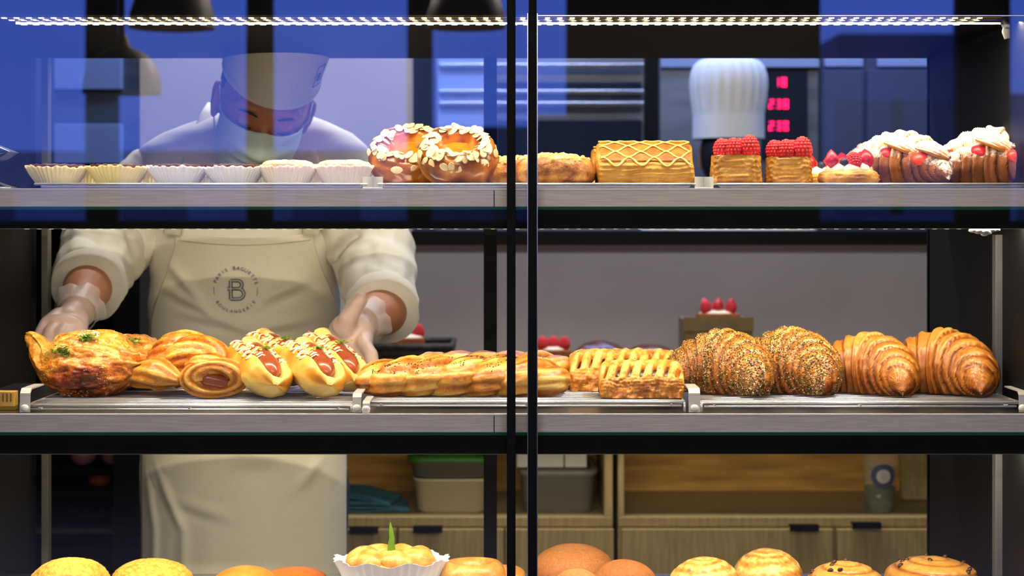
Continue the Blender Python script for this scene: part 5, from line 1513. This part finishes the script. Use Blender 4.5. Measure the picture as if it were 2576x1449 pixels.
def bpath():
    st = [(-.0085, .0165), (-.0085, -.0165)]
    up = [(-.0085, .0165), (.003, .0165)] + [(.004 + .0075 * math.sin(a), .0092 + .0073 * math.cos(a)) for a in [PI * k / 10 for k in range(11)]] + [(-.0145, .0019)]
    lo = [(-.0085, .0019), (.004, .0019)] + [(.0055 + .0092 * math.sin(a), -.0073 + .0092 * math.cos(a)) for a in [PI * k / 10 for k in range(11)]] + [(-.0085, -.0165)]
    return st, up, lo
def stroke(m, r, h):
    for pth in bpath():
        pts = []
        for k in range(len(pth) - 1):
            (xa_, za_), (xb_, zb_) = pth[k], pth[k + 1]; n_ = max(1, int(math.hypot(xb_ - xa_, zb_ - za_) / .002))
            pts += [surf(LC.x + xa_ + (xb_ - xa_) * q / n_, LC.z + za_ + (zb_ - za_) * q / n_, h) for q in range(n_)]
        pts.append(surf(LC.x + pth[-1][0], LC.z + pth[-1][1], h))
        m.tube(pts, r, 10, True, sq=(1, .25), up=(0, -1, 0))
m = MB(); stroke(m, .0031, 0); m.build('emblem_letter', M['logo'], person, world=True)
m = MB(); stroke(m, .0015, .0008); m.build('emblem_letter_inlay', M['logo_in'], person, world=True)

# ---- hat
m = MB()
def hat_pt(i, j, off=0.0):
    th = 2 * PI * j; k = i
    rx = .0865 + .012 * k + off; ry = .110 + .010 * k + off
    z = .052 + .004 * math.cos(2 * th) + .19 * k
    r = 1 + .012 * nz((math.cos(th) * 2, math.sin(th) * 2, k * 3), 1.2, 9)
    return HM @ Vector((rx * r * math.cos(th), ry * r * math.sin(th) - .002 + .012 * k, z))
m.grid(lambda i, j: hat_pt(i, j), 14, 72, cv=True)
m.grid(lambda i, j: hat_pt(.06 * (1 - i), j, .0012 * (1 if i < .9 else -1)), 3, 72, cv=True)
b = 14 * 72; c = m.add(HM @ Vector((0, 0, .245)))
for j in range(72): m.face((b + j, b + (j + 1) % 72, c))
hat = m.build('chef_hat', M['hat'], person, world=True)
m = MB()
def hat_srf(x, z, h):
    a = math.radians(-90 + 52) + x / .095; k = clamp((z - .04) / .20)
    rx, ry = .0865 + .012 * k + .0016 + h, .110 + .010 * k + .0016 + h
    return HM @ Vector((rx * math.cos(a), ry * math.sin(a) + .012 * k, z))
put(m, *text_mesh('B', .022, .0003), lambda v: hat_srf(v.x, .096 + v.y, v.z))
for zz in (.086, .125): m.tube([hat_srf(q * .002 - .011, zz, 0) for q in range(12)], .0006, 5)
for xx in (-.011, .011): m.tube([hat_srf(xx, .086 + q * .0039, 0) for q in range(11)], .0006, 5)
m.build('hat_mark', M['logo'], person, world=True)

# ---- hair under the hat, brows, lashes
m = MB()
m.ball((0, .016, .022), (.0815, .096, .094), nu=22, nv=32)
m.displace(lambda v: Vector((v.x, v.y, v.z)) if (v.z > .006 or v.y > .02) else Vector((v.x * .93, max(v.y, -.04), v.z * .8)))
for i, v in enumerate(m.v):
    if v.y < -.035 and v.z < .052: m.v[i] = Vector((v.x * .93, v.y + .03, v.z))
m.xform(HM); m.build('hair', M['hair'], person, world=True)
for s in (-1, 1):
    m = MB(); m.tube([HM @ Vector(p) for p in ((s * .050, -.080, .018), (s * .042, -.090, .0235), (s * .030, -.0965, .0240), (s * .018, -.0985, .0205))], [.0012, .0028, .0032, .002], 8, True, sq=(1, .7)); m.build('eyebrow', M['hair'], person, world=True)
    m = MB(); m.tube([HM @ Vector(p) for p in ((s * .050, -.083, -.002), (s * .042, -.091, -.0058), (s * .033, -.0945, -.0072), (s * .023, -.0935, -.0055))], [.0006, .0014, .0014, .0008], 8); m.build('eyelashes', M['hair'], person, world=True)

# ---- face mask with pleats and ear loops
def mask_pt(i, j):
    th = math.radians(-90) + (j - .5) * 2 * math.radians(72); k = i
    z = -.012 - .094 * k
    up = 1 - abs(2 * j - 1)
    if k < .3: z += .014 * (up ** 1.5) * (1 - k / .3)
    rx = .078 - .014 * max(0, k - .45) ; ry = .108 + .026 * math.exp(-((k - .30) / .25) ** 2) * up - .022 * max(0, k - .55) * 2
    pl = .0016 * math.sin(k * 26)
    return HM @ Vector((rx * math.cos(th), -.002 + (ry + pl) * math.sin(th), z))
m = MB(); m.grid(mask_pt, 40, 44)
mk = m.build('face_mask', M['mask'], person, world=True)
md = mk.modifiers.new('thick', 'SOLIDIFY'); md.thickness = .0012
for s, j in ((-1, 0), (1, 1)):
    m = MB(); m.tube([mask_pt(.03, j), HM @ Vector((s * .079, -.045, .004)), HM @ Vector((s * .083, -.010, .020)), HM @ Vector((s * .086, .022, .012)), HM @ Vector((s * .084, .016, -.030)), HM @ Vector((s * .076, -.015, -.060)), mask_pt(.95, j)], .0012, 8)
    m.build('ear_loop', M['mask'], person, world=True)
# ================================================================== kitchen behind
YC = 1.70; YW = 2.15
# back wall: full height on the left, low partition with a dark ledge on the right
wallbox('wall_partition', M['wall'], X(1035, YW), 2.6, YW, YW + .08, 0, Z(600, YW))
wallbox('wall_full_height', M['wall_light'], X(352, YW), X(1035, YW), YW, YW + .08, 0, ZT)
led = struct('trim_4', bx('trim_4', M['black2'], None, X(1035, YW) - .0, 2.6, YW - .012, YW + .09, Z(617, YW - .06), Z(580, YW - .06), bevel=.003))

# worktop and cabinets
XA, XM, XB = X(352, YC) + .02, X(1548, YC), 2.0
ZTOP = .95
t = thing('worktop', 'long pale worktop behind the serving aisle, under the pastry baskets', 'worktop', ((XA + XB) / 2, 1.92, ZTOP - .04))
bx('worktop_slab', M['wood'], t, XA, XB, YC - .02, YW - .002, ZTOP - .04, ZTOP, bevel=.003)
zn = Z(1300, YC)
def cabinet(x0, x1, label, doors, niches):
    t = thing('base_cabinet', label, 'cabinet', ((x0 + x1) / 2, 1.92, 0))
    m = MB(); m.box(x0, x1, YC + .002, YW - .004, .08, zn - .024); m.build('carcass', M['wood'], t, smooth=False, world=True)
    bx('niche_floor', M['wood'], t, x0, x1, YC - .004, YW - .004, zn - .022, zn, bevel=.002)
    bx('niche_back', M['wood_in'], t, x0, x1, YW - .03, YW - .004, zn, ZTOP - .042)
    for a, b in niches: bx('upright', M['wood'], t, a, b, YC - .002, YW - .03, zn, ZTOP - .042, bevel=.0015)
    bx('plinth', M['dark_wall'], t, x0, x1, YC + .05, YW - .01, 0, .08)
    for (a, b, hu, hv) in doors:
        d = bx('door', M['wood'], t, X(a, YC) + .003, X(b, YC) - .003, YC - .020, YC, .09, zn - .026, bevel=.0015)
        hx_, hz = X(hu, YC - .04), Z(hv, YC - .04)
        m = MB(); pr = []
        m.box(hx_ - .033, hx_ + .033, YC - .044, YC - .0202, hz - .002, hz + .001); m.box(hx_ - .033, hx_ + .033, YC - .046, YC - .043, hz - .012, hz + .001)
        m.build('handle', M['black'], d, smooth=False, world=True)
cabinet(XA, XM - .006, 'wooden cabinet left of the upright divider, boxes in its open shelf', [(700, 858, 790, 1326), (858, 1001, 915, 1328), (1001, 1270, 1076, 1326), (1270, 1546, 1420, 1700)], [(XA, XA + .018), (X(1520, YC), XM - .006)])
cabinet(XM + .006, XB, 'wooden cabinet right of the upright divider with an empty golden shelf', [(1560, 2096, 2023, 1322), (2100, 2620, 2180, 1317)], [(XM + .006, X(1570, YC)), (XB - .018, XB)])

# containers in the open shelf
def bin_(name, label, cat, u0, u1, vt, Yf, dep, zb, mt, lid=None, lidm=None, taper=.93, cats=None):
    x0, x1 = X(u0, Yf), X(u1, Yf); zt = Z(vt, Yf)
    t = thing(name, label, cat, ((x0 + x1) / 2, Yf + dep / 2, zb)); w = (x1 - x0) / 2; h = zt - zb; m = MB()
    def rr(k, sc, z):
        th = 2 * PI * k; c, s = math.cos(th), math.sin(th)
        return Vector(((abs(c) ** .3) * (1 if c > 0 else -1) * w * sc, (abs(s) ** .3) * (1 if s > 0 else -1) * dep / 2 * sc, z))
    prof = [(taper * .9, 0), (taper, .004), (1, h * .92), (1.03, h * .93), (1.03, h), (.98, h), (.97, h * .9), (taper * .95, .006)]
    m.grid(lambda i, j: rr(j, *prof[int(round(i * 7))]), 7, 64, cv=True)
    c = m.add((0, 0, .001)); 
    for j in range(64): m.face(((j + 1) % 64, j, c))
    c = m.add((0, 0, .006)); b = 7 * 64
    for j in range(64): m.face((b + j, b + (j + 1) % 64, c))
    m.build('tub', mt, t)
    if lid:
        m = MB(); pr = [(1.06, h * .98), (1.07, h + lid * .4), (1.05, h + lid), (.9, h + lid), (.88, h + lid * .7)]
        m.grid(lambda i, j: rr(j, *pr[int(round(i * 4))]), 4, 64, cv=True); c = m.add((0, 0, h + lid * .7)); b = 4 * 64
        for j in range(64): m.face((b + j, b + (j + 1) % 64, c))
        m.build('lid', lidm, t)
    return t
M['bin_beige'] = mat('beige_plastic', srgb(196, 182, 146), .5)
M['bin_grey'] = mat('grey_clear_plastic', srgb(120, 116, 104), .35)
M['green_lid'] = mat('green_plastic_lid', srgb(50, 120, 24), .5)
M['box_white'] = mat('white_box_board', srgb(206, 206, 190), .6)
M['towel'] = mat('teal_cloth', srgb(60, 120, 140), .9, nscale=60, namt=.15)
zf = zn + .001
bin_('storage_tub', 'beige plastic tub under the green-lidded one, behind the rear post', 'container', 1038, 1232, 1205, 1.74, .26, zf, M['bin_beige'])
bin_('storage_tub', 'grey tub with a green lid stacked on the beige tub', 'container', 1028, 1242, 1162, 1.74, .26, Z(1205, 1.74) + .001, M['bin_grey'], .012, M['green_lid'])
bin_('storage_tub', 'grey translucent tub right of the centre bars, under the white boxes', 'container', 1308, 1500, 1192, 1.74, .26, zf, M['bin_grey'], .008, M['bin_grey'])
zb = Z(1192, 1.74) + .012
for (u0, u1, lb) in ((1300, 1418, 'white cardboard box on the grey tub, left of its pair'), (1421, 1476, 'narrow white cardboard box on the grey tub, right of its pair')):
    t = thing('cardboard_box', lb, 'box', (X((u0 + u1) / 2, 1.76), 1.85, zb), group='white boxes on the grey tub')
    bx('carton', M['box_white'], t, X(u0, 1.76), X(u1, 1.76), 1.76, 1.93, zb, zb + .10, bevel=.002)
    bx('flap', M['box_white'], t, X(u0, 1.76) + .002, X(u1, 1.76) - .002, 1.758, 1.80, zb + .1002, zb + .102)
# folded cloths
for k, (u, z0, ang, lb) in enumerate(((912, 0, .1, 'lower teal cloth lying flat beside the apron'), (905, .016, -.15, 'upper folded teal cloth, on top of the flat one'))):
    t = thing('folded_cloth', lb, 'cloth', (X(u, 1.80), 1.82, zf + z0), (0, 0, ang), 'teal cloths on the open shelf')
    m = MB()
    w = .105 - .02 * k
    for l in range(3):
        m.grid(lambda i, j: Vector((-w + 2 * w * i, -.07 + .14 * j, .004 + l * .009 * (1 - .8 * i ** 3) + .009 * k * (1 - i) + .003 * nz((i * 3, j * 3, l), 1, k))), 20, 14)
    o = m.build('cloth_layers', M['towel'], t); md = o.modifiers.new('thick', 'SOLIDIFY'); md.thickness = .004; md.offset = 0
# plastic cup with round mark
t = thing('iced_drink_cup', 'clear plastic cup with a round navy mark and dark green drink', 'cup', (X(2218, 1.76), 1.78, zf))
M['cupclear'] = mat('clear_cup_plastic', (.75, .78, .72, 1), .15, alpha=.18)
M['drink'] = mat('green_drink', srgb(62, 74, 10), .2, nscale=30, namt=.4)
m = MB(); m.lathe([(.033, 0), (.043, .145), (.045, .147), (.045, .150)], 40); m.build('cup_wall', M['cupclear'], t)
m = MB(); m.lathe([(.001, .003), (.032, .003), (.0365, .058), (.001, .062)], 40); m.build('drink', M['drink'], t)
m = MB()
def cupsrf(x, z, h): r = .036 + z * .069 + .0012 + h; a = -PI / 2 + x / .042; return Vector((r * math.cos(a), r * math.sin(a), z))
b = len(m.v); m.grid(lambda i, j: cupsrf((.016 + .013 * i) * math.cos(2 * PI * j), .086 + (.016 + .013 * i) * math.sin(2 * PI * j), 0), 4, 40, cv=True)
m.build('round_mark', M['logo'], t)
m = MB(); m.grid(lambda i, j: cupsrf((.0005 + .0155 * i) * math.cos(2 * PI * j), .086 + (.0005 + .0155 * i) * math.sin(2 * PI * j), 0), 4, 40, cv=True); put(m, *text_mesh('B', .02), lambda v: cupsrf(v.x, .079 + v.y, .001)); m.build('mark_centre', M['logo_in'], t)
m = MB(); m.lathe([(.046, .149), (.047, .155), (.040, .160), (.001, .161)], 40); m.build('lid', M['cupclear'], t)
t = thing('leaning_board', 'pale wooden board leaning at the right end of the golden shelf', 'board', (X(2330, 1.9), 1.95, zf), (0, .0, 0)); m = MB(); m.box(-.05, .28, -.01, .01, 0, .22); m.xform(Matrix.Rotation(math.radians(-12), 4, 'X')); m.build('board_panel', M['wood'], t, bevel=.002)

# things on the worktop
def on_top(u, Y): return Vector((X(u, Y), Y, ZTOP + .001))
M['wicker'] = mat('dark_wicker', srgb(52, 44, 38), .7, nscale=80, namt=.5)
def basket(u0, u1, vt, Y, dep, label, mt, grp=None):
    x0, x1 = X(u0, Y), X(u1, Y); h = Z(vt, Y) - ZTOP - .001
    t = thing('serving_basket', label, 'basket', ((x0 + x1) / 2, Y + dep / 2, ZTOP + .001), group=grp)
    for k in range(max(3, int(h / .012))):
        n_ = max(3, int(h / .012)); z = h * (k + .5) / n_; w = (x1 - x0) / 2 * (.92 + .08 * k / n_); d = dep / 2 * (.92 + .08 * k / n_)
        m = MB(); m.tube([(-w, -d, z), (w, -d, z), (w, d, z), (-w, d, z)], h / n_ * .56, 8, closed=True); m.build('woven_band', mt, t)
    m = MB(); w = (x1 - x0) / 2 * .93; m.box(-w, w, -dep * .46, dep * .46, 0, .01); m.box(-w, w, -dep * .46, dep * .46, h * .7, h * .8); m.build('basket_base', mt, t, smooth=False)
    return t, h * .8 + ZTOP + .002
t, zb1 = basket(935, 1136, 866, 1.72, .26, 'dark woven basket beside the right sleeve, holding a raspberry slice', M['wicker'])
def slice_cake(u, Y, z, w, h, label, seed, berries):
    t = thing('berry_slice', label, 'cake', (X(u, Y), Y, z), group='berry-topped pastries on the back worktop')
    m = MB(); m.box(-w / 2, w / 2, -.03, .03, 0, h); m.build('cake_layers', M['brown_bun'], t, bevel=.004)
    m = MB(); m.ball((0, 0, h), (w * .45, .028, .008)); m.build('cream', M['cream'], t)
    for k in range(berries): raspberry(t, (-w * .3 + w * .6 * k / max(1, berries - 1), -.01 + .012 * (k % 2), h + .014), .015, seed + k)
    return t
slice_cake(1030, 1.76, zb1, .070, .026, 'raspberry-topped slice in the dark basket right of the sleeve', 91, 2)
slice_cake(1005, 1.84, zb1, .050, .045, 'berry-topped slice at the back of the dark basket', 95, 2)
slice_cake(1392, 1.80, on_top(0, 1).z + .018, .085, .034, 'berry-topped pastry left of the two glazed loaves on the worktop', 97, 3)
t, zb2 = basket(1348, 1445, 915, 1.72, .22, 'low dark basket behind the end of the long twist', M['wicker'])
def loaf(u, vt, Y, W, label, seed):
    z = ZTOP + .001; h = Z(vt, Y) - z; r = W / 2 * S * (D + Y) / D
    t = thing('glazed_loaf', label, 'bread', (X(u, Y), Y, z), group='dark glazed loaves on the worktop')
    m = MB(); m.ball((0, 0, h * .5), (r, .06, h * .5), nu=20, nv=36, fn=lambda d: (1 + .06 * nz(d, 2, seed), clamp(.75 + .2 * nz(d, 3, seed)))); m.displace(lambda v: Vector((v.x, v.y, max(0, v.z)))); m.build('loaf_body', M['almond_crust'], t)
loaf(1508, 856, 1.84, 128, 'dark glazed loaf behind the lattice pastry, the taller left one', 1)
loaf(1636, 865, 1.84, 125, 'dark glazed loaf behind the lattice pastry, the lower right one', 2)
M['kraft'] = mat('brown_kraft_board', srgb(112, 92, 62), .8, nscale=30, namt=.15)
x0, x1 = X(1722, 1.80), X(1894, 1.80); zt = Z(800, 1.80)
t = thing('kraft_box', 'tall brown kraft box behind the seeded croissants, berries on top', 'box', ((x0 + x1) / 2, 1.88, ZTOP + .001))
bx('box_body', M['kraft'], t, x0, x1, 1.80, 1.96, ZTOP + .001, zt - .004, bevel=.002); bx('box_rim', M['kraft'], t, x0 - .002, x1 + .002, 1.798, 1.80, zt - .03, zt + .002)
tt = slice_cake(1806, 1.86, zt - .0035, .10, .012, 'red berry pastry on top of the brown kraft box', 101, 3)
for k, (dx, rt) in enumerate(((-.03, -.9), (.03, -1.6), (.0, -1.2))): strawberry_wedge(tt, (dx, -.006, .016), .034, (0, (-.2, .2, 0)[k], rt))

# dark upright fridge on the left
xa, xb = -1.75, X(352, 1.62)
t = thing('upright_fridge', 'dark glass-fronted fridge with a few packs, behind the left sleeve', 'fridge', ((xa + xb) / 2, 1.95, 0))
m = MB(); m.box(xa, xa + .03, 1.62, 2.3, 0, Z(410, 1.62)); m.box(xb - .06, xb, 1.62, 2.3, 0, Z(410, 1.62)); m.box(xa, xb, 2.27, 2.3, 0, Z(410, 1.62)); m.box(xa, xb, 1.62, 2.3, 0, .10); m.box(xa, xb, 1.62, 2.3, Z(450, 1.62), Z(410, 1.62)); m.build('fridge_cabinet', M['black2'], t, smooth=False, world=True)
M['shelf_edge'] = mat('dim_shelf_edge', (0.16, 0.15, 0.20, 1), .4, .5)
for v in (1328, 1180, 1235, 760):
    z = Z(v, 1.66); bx('fridge_shelf', M['shelf_edge'] if v == 1328 else M['black2'], t, xa + .03, xb - .06, 1.65, 2.2, z - .012, z)
bx('door_glass', M['glass'], t, xa + .03, xb - .06, 1.622, 1.628, .12, Z(452, 1.62))
M['pack_pink'] = mat('pink_pack', srgb(190, 130, 130), .4); M['pack_red'] = mat('orange_red_pack', srgb(190, 80, 50), .4)
for k, (u, v, mt, lb, r) in enumerate(((205, 1180, 'pack_pink', 'round pink pack in the dark fridge, upper left', .030), (283, 1180, 'pack_pink', 'round pink pack in the dark fridge, upper right', .030), (246, 1235, 'pack_red', 'orange-red pack on the middle fridge shelf', .027), (318, 800, 'pack_pink', 'pale lilac pack in the fridge beside the left sleeve', .024))):
    vv = v if v != 800 else 760
    z = Z(vv, 1.66) + .001
    if v == 800: z = Z(835, 1.72)
    tt = thing('food_pack', lb, 'pack', (X(u, 1.70), 1.72, z), group='packs in the dark fridge')
    m = MB(); m.ball((0, 0, r * .8), (r, r * .9, r * .8), fn=lambda d: 1 + .08 * nz(d, 2, k)); m.build('pack_body', M[mt], tt)
    if v == 800: bx('fridge_shelf', M['black2'], t, xa + .03, xb - .06, 1.65, 2.2, z - .013, z - .001)
    m = MB(); m.ball((0, -r * .2, r * 1.5), (r * .5, r * .4, r * .14)); m.build('pack_top', M['white_plastic'], tt)

# pale wall units beyond the fridge (upper left)
M['unit'] = mat('pale_enamel_and_lit_steel', srgb(150, 160, 190), .4)
M['steel_dim'] = mat('kitchen_steel', (0.30, 0.32, 0.36, 1), .35, .8, nscale=3, namt=.2, stretch=(1, 1, 8))
x0, x1 = X(130, 3.1), X(355, 3.1)
t = thing('wall_unit', 'pale two-door wall unit at the far left beyond the fridge', 'cabinet', ((x0 + x1) / 2, 3.3, 0))
bx('unit_body', M['steel_dim'], t, x0, x1, 3.12, 3.5, 0, 2.3)
bx('unit_door', M['unit'], t, X(135, 3.1), X(306, 3.1), 3.10, 3.12, Z(225, 3.1), Z(60, 3.1), bevel=.003)
bx('unit_door', M['unit'], t, X(135, 3.1), X(306, 3.1), 3.10, 3.12, Z(455, 3.1), Z(312, 3.1), bevel=.003)
# deck oven in steel
YO = 3.35
x0, x1 = X(1095, YO), X(1640, YO)
t = thing('deck_oven', 'wide steel deck oven with long horizontal bars, behind the centre bars', 'oven', ((x0 + x1) / 2, YO + .4, 0))
bx('oven_body', M['steel_dim'], t, x0, x1, YO + .02, YO + .8, 0, 2.2)
M['ovenglass'] = mat('dark_oven_glass', (0.02, 0.022, 0.03, 1), .12)
for v0, v1 in ((205, 245), (300, 440)):
    d = bx('oven_door', M['ovenglass'], t, X(1250, YO), X(1615, YO), YO, YO + .02, Z(v1, YO), Z(v0, YO), bevel=.003)
for v in (166, 232, 262, 462):
    bx('steel_bar', M['steel_edge'], t, X(1105, YO), X(1620, YO), YO - .02, YO + .0, Z(v + 7, YO), Z(v - 6, YO), bevel=.004)
bx('lit_steel_side', M['unit'], t, X(1100, YO), X(1240, YO), YO - .005, YO + .02, Z(500, YO), Z(150, YO), bevel=.003)  # pale panel for the lit steel: its brightness is put into the colour
t = thing('dark_column', 'narrow dark column between the deck oven and the second baker', 'column', (X(1640, 2.9), 2.95, 0)); bx('column_shaft', M['black2'], t, X(1625, 2.9), X(1656, 2.9), 2.9, 3.0, 0, ZT - .001, bevel=.003)
# proofing cabinet with the red digits
YD = 3.25
x0, x1 = X(1662, YD), X(2060, YD)
t = thing('proofing_cabinet', 'steel cabinet with three rows of glowing red digits', 'oven', ((x0 + x1) / 2, YD + .4, 0))
bx('cabinet_body', M['steel_dim'], t, x0, x1, YD + .01, YD + .8, 0, 2.25)
bx('control_panel', M['ovenglass'], t, X(1915, YD), X(2032, YD), YD - .002, YD + .012, Z(400, YD), Z(168, YD), bevel=.003)
bx('top_rail', M['unit'], t, x0, x1, YD - .01, YD + .01, Z(170, YD), Z(150, YD), bevel=.002)
M['digit'] = mat('red_digit', (1, 0, .1, 1), emit=(1.0, .02, .20, 1), estr=2.2)
SEG = {'0': 'abcdef', '1': 'bc', '2': 'abged', '3': 'abgcd', '8': 'abcdefg', '5': 'afgcd'}
def digits(txt, u0, v0, h):
    m = MB(); w = h * .5; tk = h * .14; x = X(u0, YD); z = Z(v0, YD) - h / 2; y = YD - .005
    for ch in txt:
        if ch != ' ':
            for s in SEG[ch]:
                b_ = {'a': (0, w, h - tk, h), 'g': (0, w, h / 2 - tk / 2, h / 2 + tk / 2), 'd': (0, w, 0, tk), 'f': (0, tk, h / 2, h), 'b': (w - tk, w, h / 2, h), 'e': (0, tk, 0, h / 2), 'c': (w - tk, w, 0, h / 2)}[s]
                m.box(x + b_[0], x + b_[1], y, y + .002, z + b_[2], z + b_[3])
        x += w * 1.62
    m.build('red_digits', M['digit'], t, smooth=False, world=True)
digits('18', 1948, 207, .028); digits('238', 1934, 262, .028); digits('230', 1934, 317, .028); digits('1', 1965, 372, .02)
# tall fridge doors at the right
YT = 3.25
x0, x1 = X(2066, YT), X(2345, YT) + .25
t = thing('tall_cupboard', 'tall dark blue-grey cupboard with pale top panels at the upper right', 'cupboard', ((x0 + x1) / 2, YT + .4, 0))
M['cup_dark'] = mat('dim_cupboard_paint', (0.05, 0.055, 0.075, 1), .5)
bx('cupboard_body', M['cup_dark'], t, x0, x1, YT + .02, YT + .8, 0, 2.3)
for a, b in ((2072, 2172), (2182, 2345)):
    d = bx('cupboard_door', M['cup_dark'], t, X(a, YT), X(b, YT), YT, YT + .02, .9, Z(175, YT), bevel=.003)
for a, b in ((2075, 2172), (2208, 2334)):
    bx('top_panel', M['unit'], t, X(a, YT), X(b, YT), YT, YT + .02, Z(168, YT), Z(100, YT), bevel=.003)

# second baker, back turned
p2 = thing('person', 'second baker with a tall white chef hat seen from behind at the ovens', 'person', (X(1832, 2.8), 2.8, 0))
cx = X(1832, 2.8); hz = Z(392, 2.8)
m = MB(); m.ball((cx, 2.8, hz), (.076, .096, .112), nu=22, nv=28); m.ball((cx, 2.86, hz - .055), (.056, .06, .06))
m.capsule((cx, 2.89, hz - .02), (cx, 2.905, hz - .035), .012, .012)
for s in (-1, 1): m.ball((cx + s * .078, 2.81, hz - .01), (.008, .018, .030)); m.ball((cx + s * .033, 2.883, hz + .01), (.014, .008, .008))
m.chain([(cx, 2.79, hz - .06), (cx, 2.79, hz - .16)], [.055, .060])
for (dz, a, b) in ((-.25, .17, .10), (-.38, .16, .11), (-.55, .15, .11)): m.ball((cx, 2.8, hz + dz), (a, b, .14), nu=16, nv=24)
for s in (-1, 1):
    m.chain([(cx + s * .18, 2.8, hz - .22), (cx + s * .22, 2.82, hz - .48), (cx + s * .16, 3.02, hz - .56), (cx + s * .15, 3.08, hz - .56)], [.05, .042, .03, .026])
    for k in range(4): m.chain([(cx + s * (.125 + .017 * k), 3.09, hz - .56), (cx + s * (.125 + .017 * k), 3.14 + .004 * (k % 2), hz - .565), (cx + s * (.125 + .017 * k), 3.165, hz - .585)], [.0095, .009, .008])
    m.chain([(cx + s * .125, 3.06, hz - .55), (cx + s * .105, 3.09, hz - .54), (cx + s * .10, 3.12, hz - .545)], [.012, .011, .009])
    m.chain([(cx + s * .085, 2.8, hz - .66), (cx + s * .09, 2.8, .5), (cx + s * .09, 2.8, .07)], [.088, .058, .04]); m.capsule((cx + s * .09, 2.78, .036), (cx + s * .10, 2.93, .03), .036, .03)
m.build('body', M['skin'], p2, world=True, remesh=.006, smooth_it=3)
m = MB(); m.ball((cx, 2.788, hz + .004), (.083, .098, .108), nu=22, nv=28); m.displace(lambda v: Vector((v.x, min(v.y, 2.85), v.z))); m.build('hair', M['hair'], p2, world=True)
m = MB(); rg2 = [(-.13, .065, .06), (-.17, .10, .075), (-.21, .18, .10), (-.27, .21, .115), (-.45, .19, .125), (-.65, .19, .13), (-.85, .20, .13)]
m.grid(lambda i, j: Vector((cx + rg2[int(round(i * 6))][1] * math.cos(2 * PI * j), 2.8 + rg2[int(round(i * 6))][2] * math.sin(2 * PI * j), hz + rg2[int(round(i * 6))][0])), 6, 48, cv=True); m.build('chef_jacket', M['shirt'], p2, world=True)
for s in (-1, 1):
    m = MB(); m.chain([(cx + s * .185, 2.8, hz - .23), (cx + s * .225, 2.82, hz - .48), (cx + s * .17, 2.97, hz - .55)], [.070, .060, .050], 20); m.build('sleeve', M['shirt'], p2, world=True)
m = MB()
for s in (-1, 1): m.chain([(cx + s * .09, 2.8, hz - .82), (cx + s * .09, 2.8, .5), (cx + s * .09, 2.8, .12)], [.105, .08, .068])
m.build('trousers', M['trousers'], p2, world=True)
for s in (-1, 1):
    m = MB(); m.capsule((cx + s * .09, 2.76, .044), (cx + s * .10, 2.96, .04), .044, .040); m.displace(lambda v: Vector((v.x, v.y, max(0, v.z)))); m.build('shoe', M['black'], p2, world=True)
# toque: band then pleated crown
m = MB(); z0 = Z(350, 2.8); z1 = Z(290, 2.8); z2 = Z(147, 2.8)
def toque(i, j):
    th = 2 * PI * j; k = i
    z = z0 + (z2 - z0) * min(1, k / .9); q = clamp((z - z1) / (z2 - z1))
    r = .103 + .016 * q + (.0022 * math.sin(th * 22) * min(1, q * 4))
    if k > .55: e = clamp((k - .55) / .45); r *= math.cos(e * PI / 2) ** .38 if e < 1 else .0; z = z0 + (z2 - z0) * (.55 / .9 + (1 - .55 / .9) * math.sin(e * PI / 2))
    return Vector((cx + r * math.cos(th), 2.795 + r * 1.02 * math.sin(th), z))
m.grid(toque, 30, 176, cv=True); m.build('chef_hat', mat('white_toque_cloth', srgb(225, 225, 225), .8), p2, world=True)
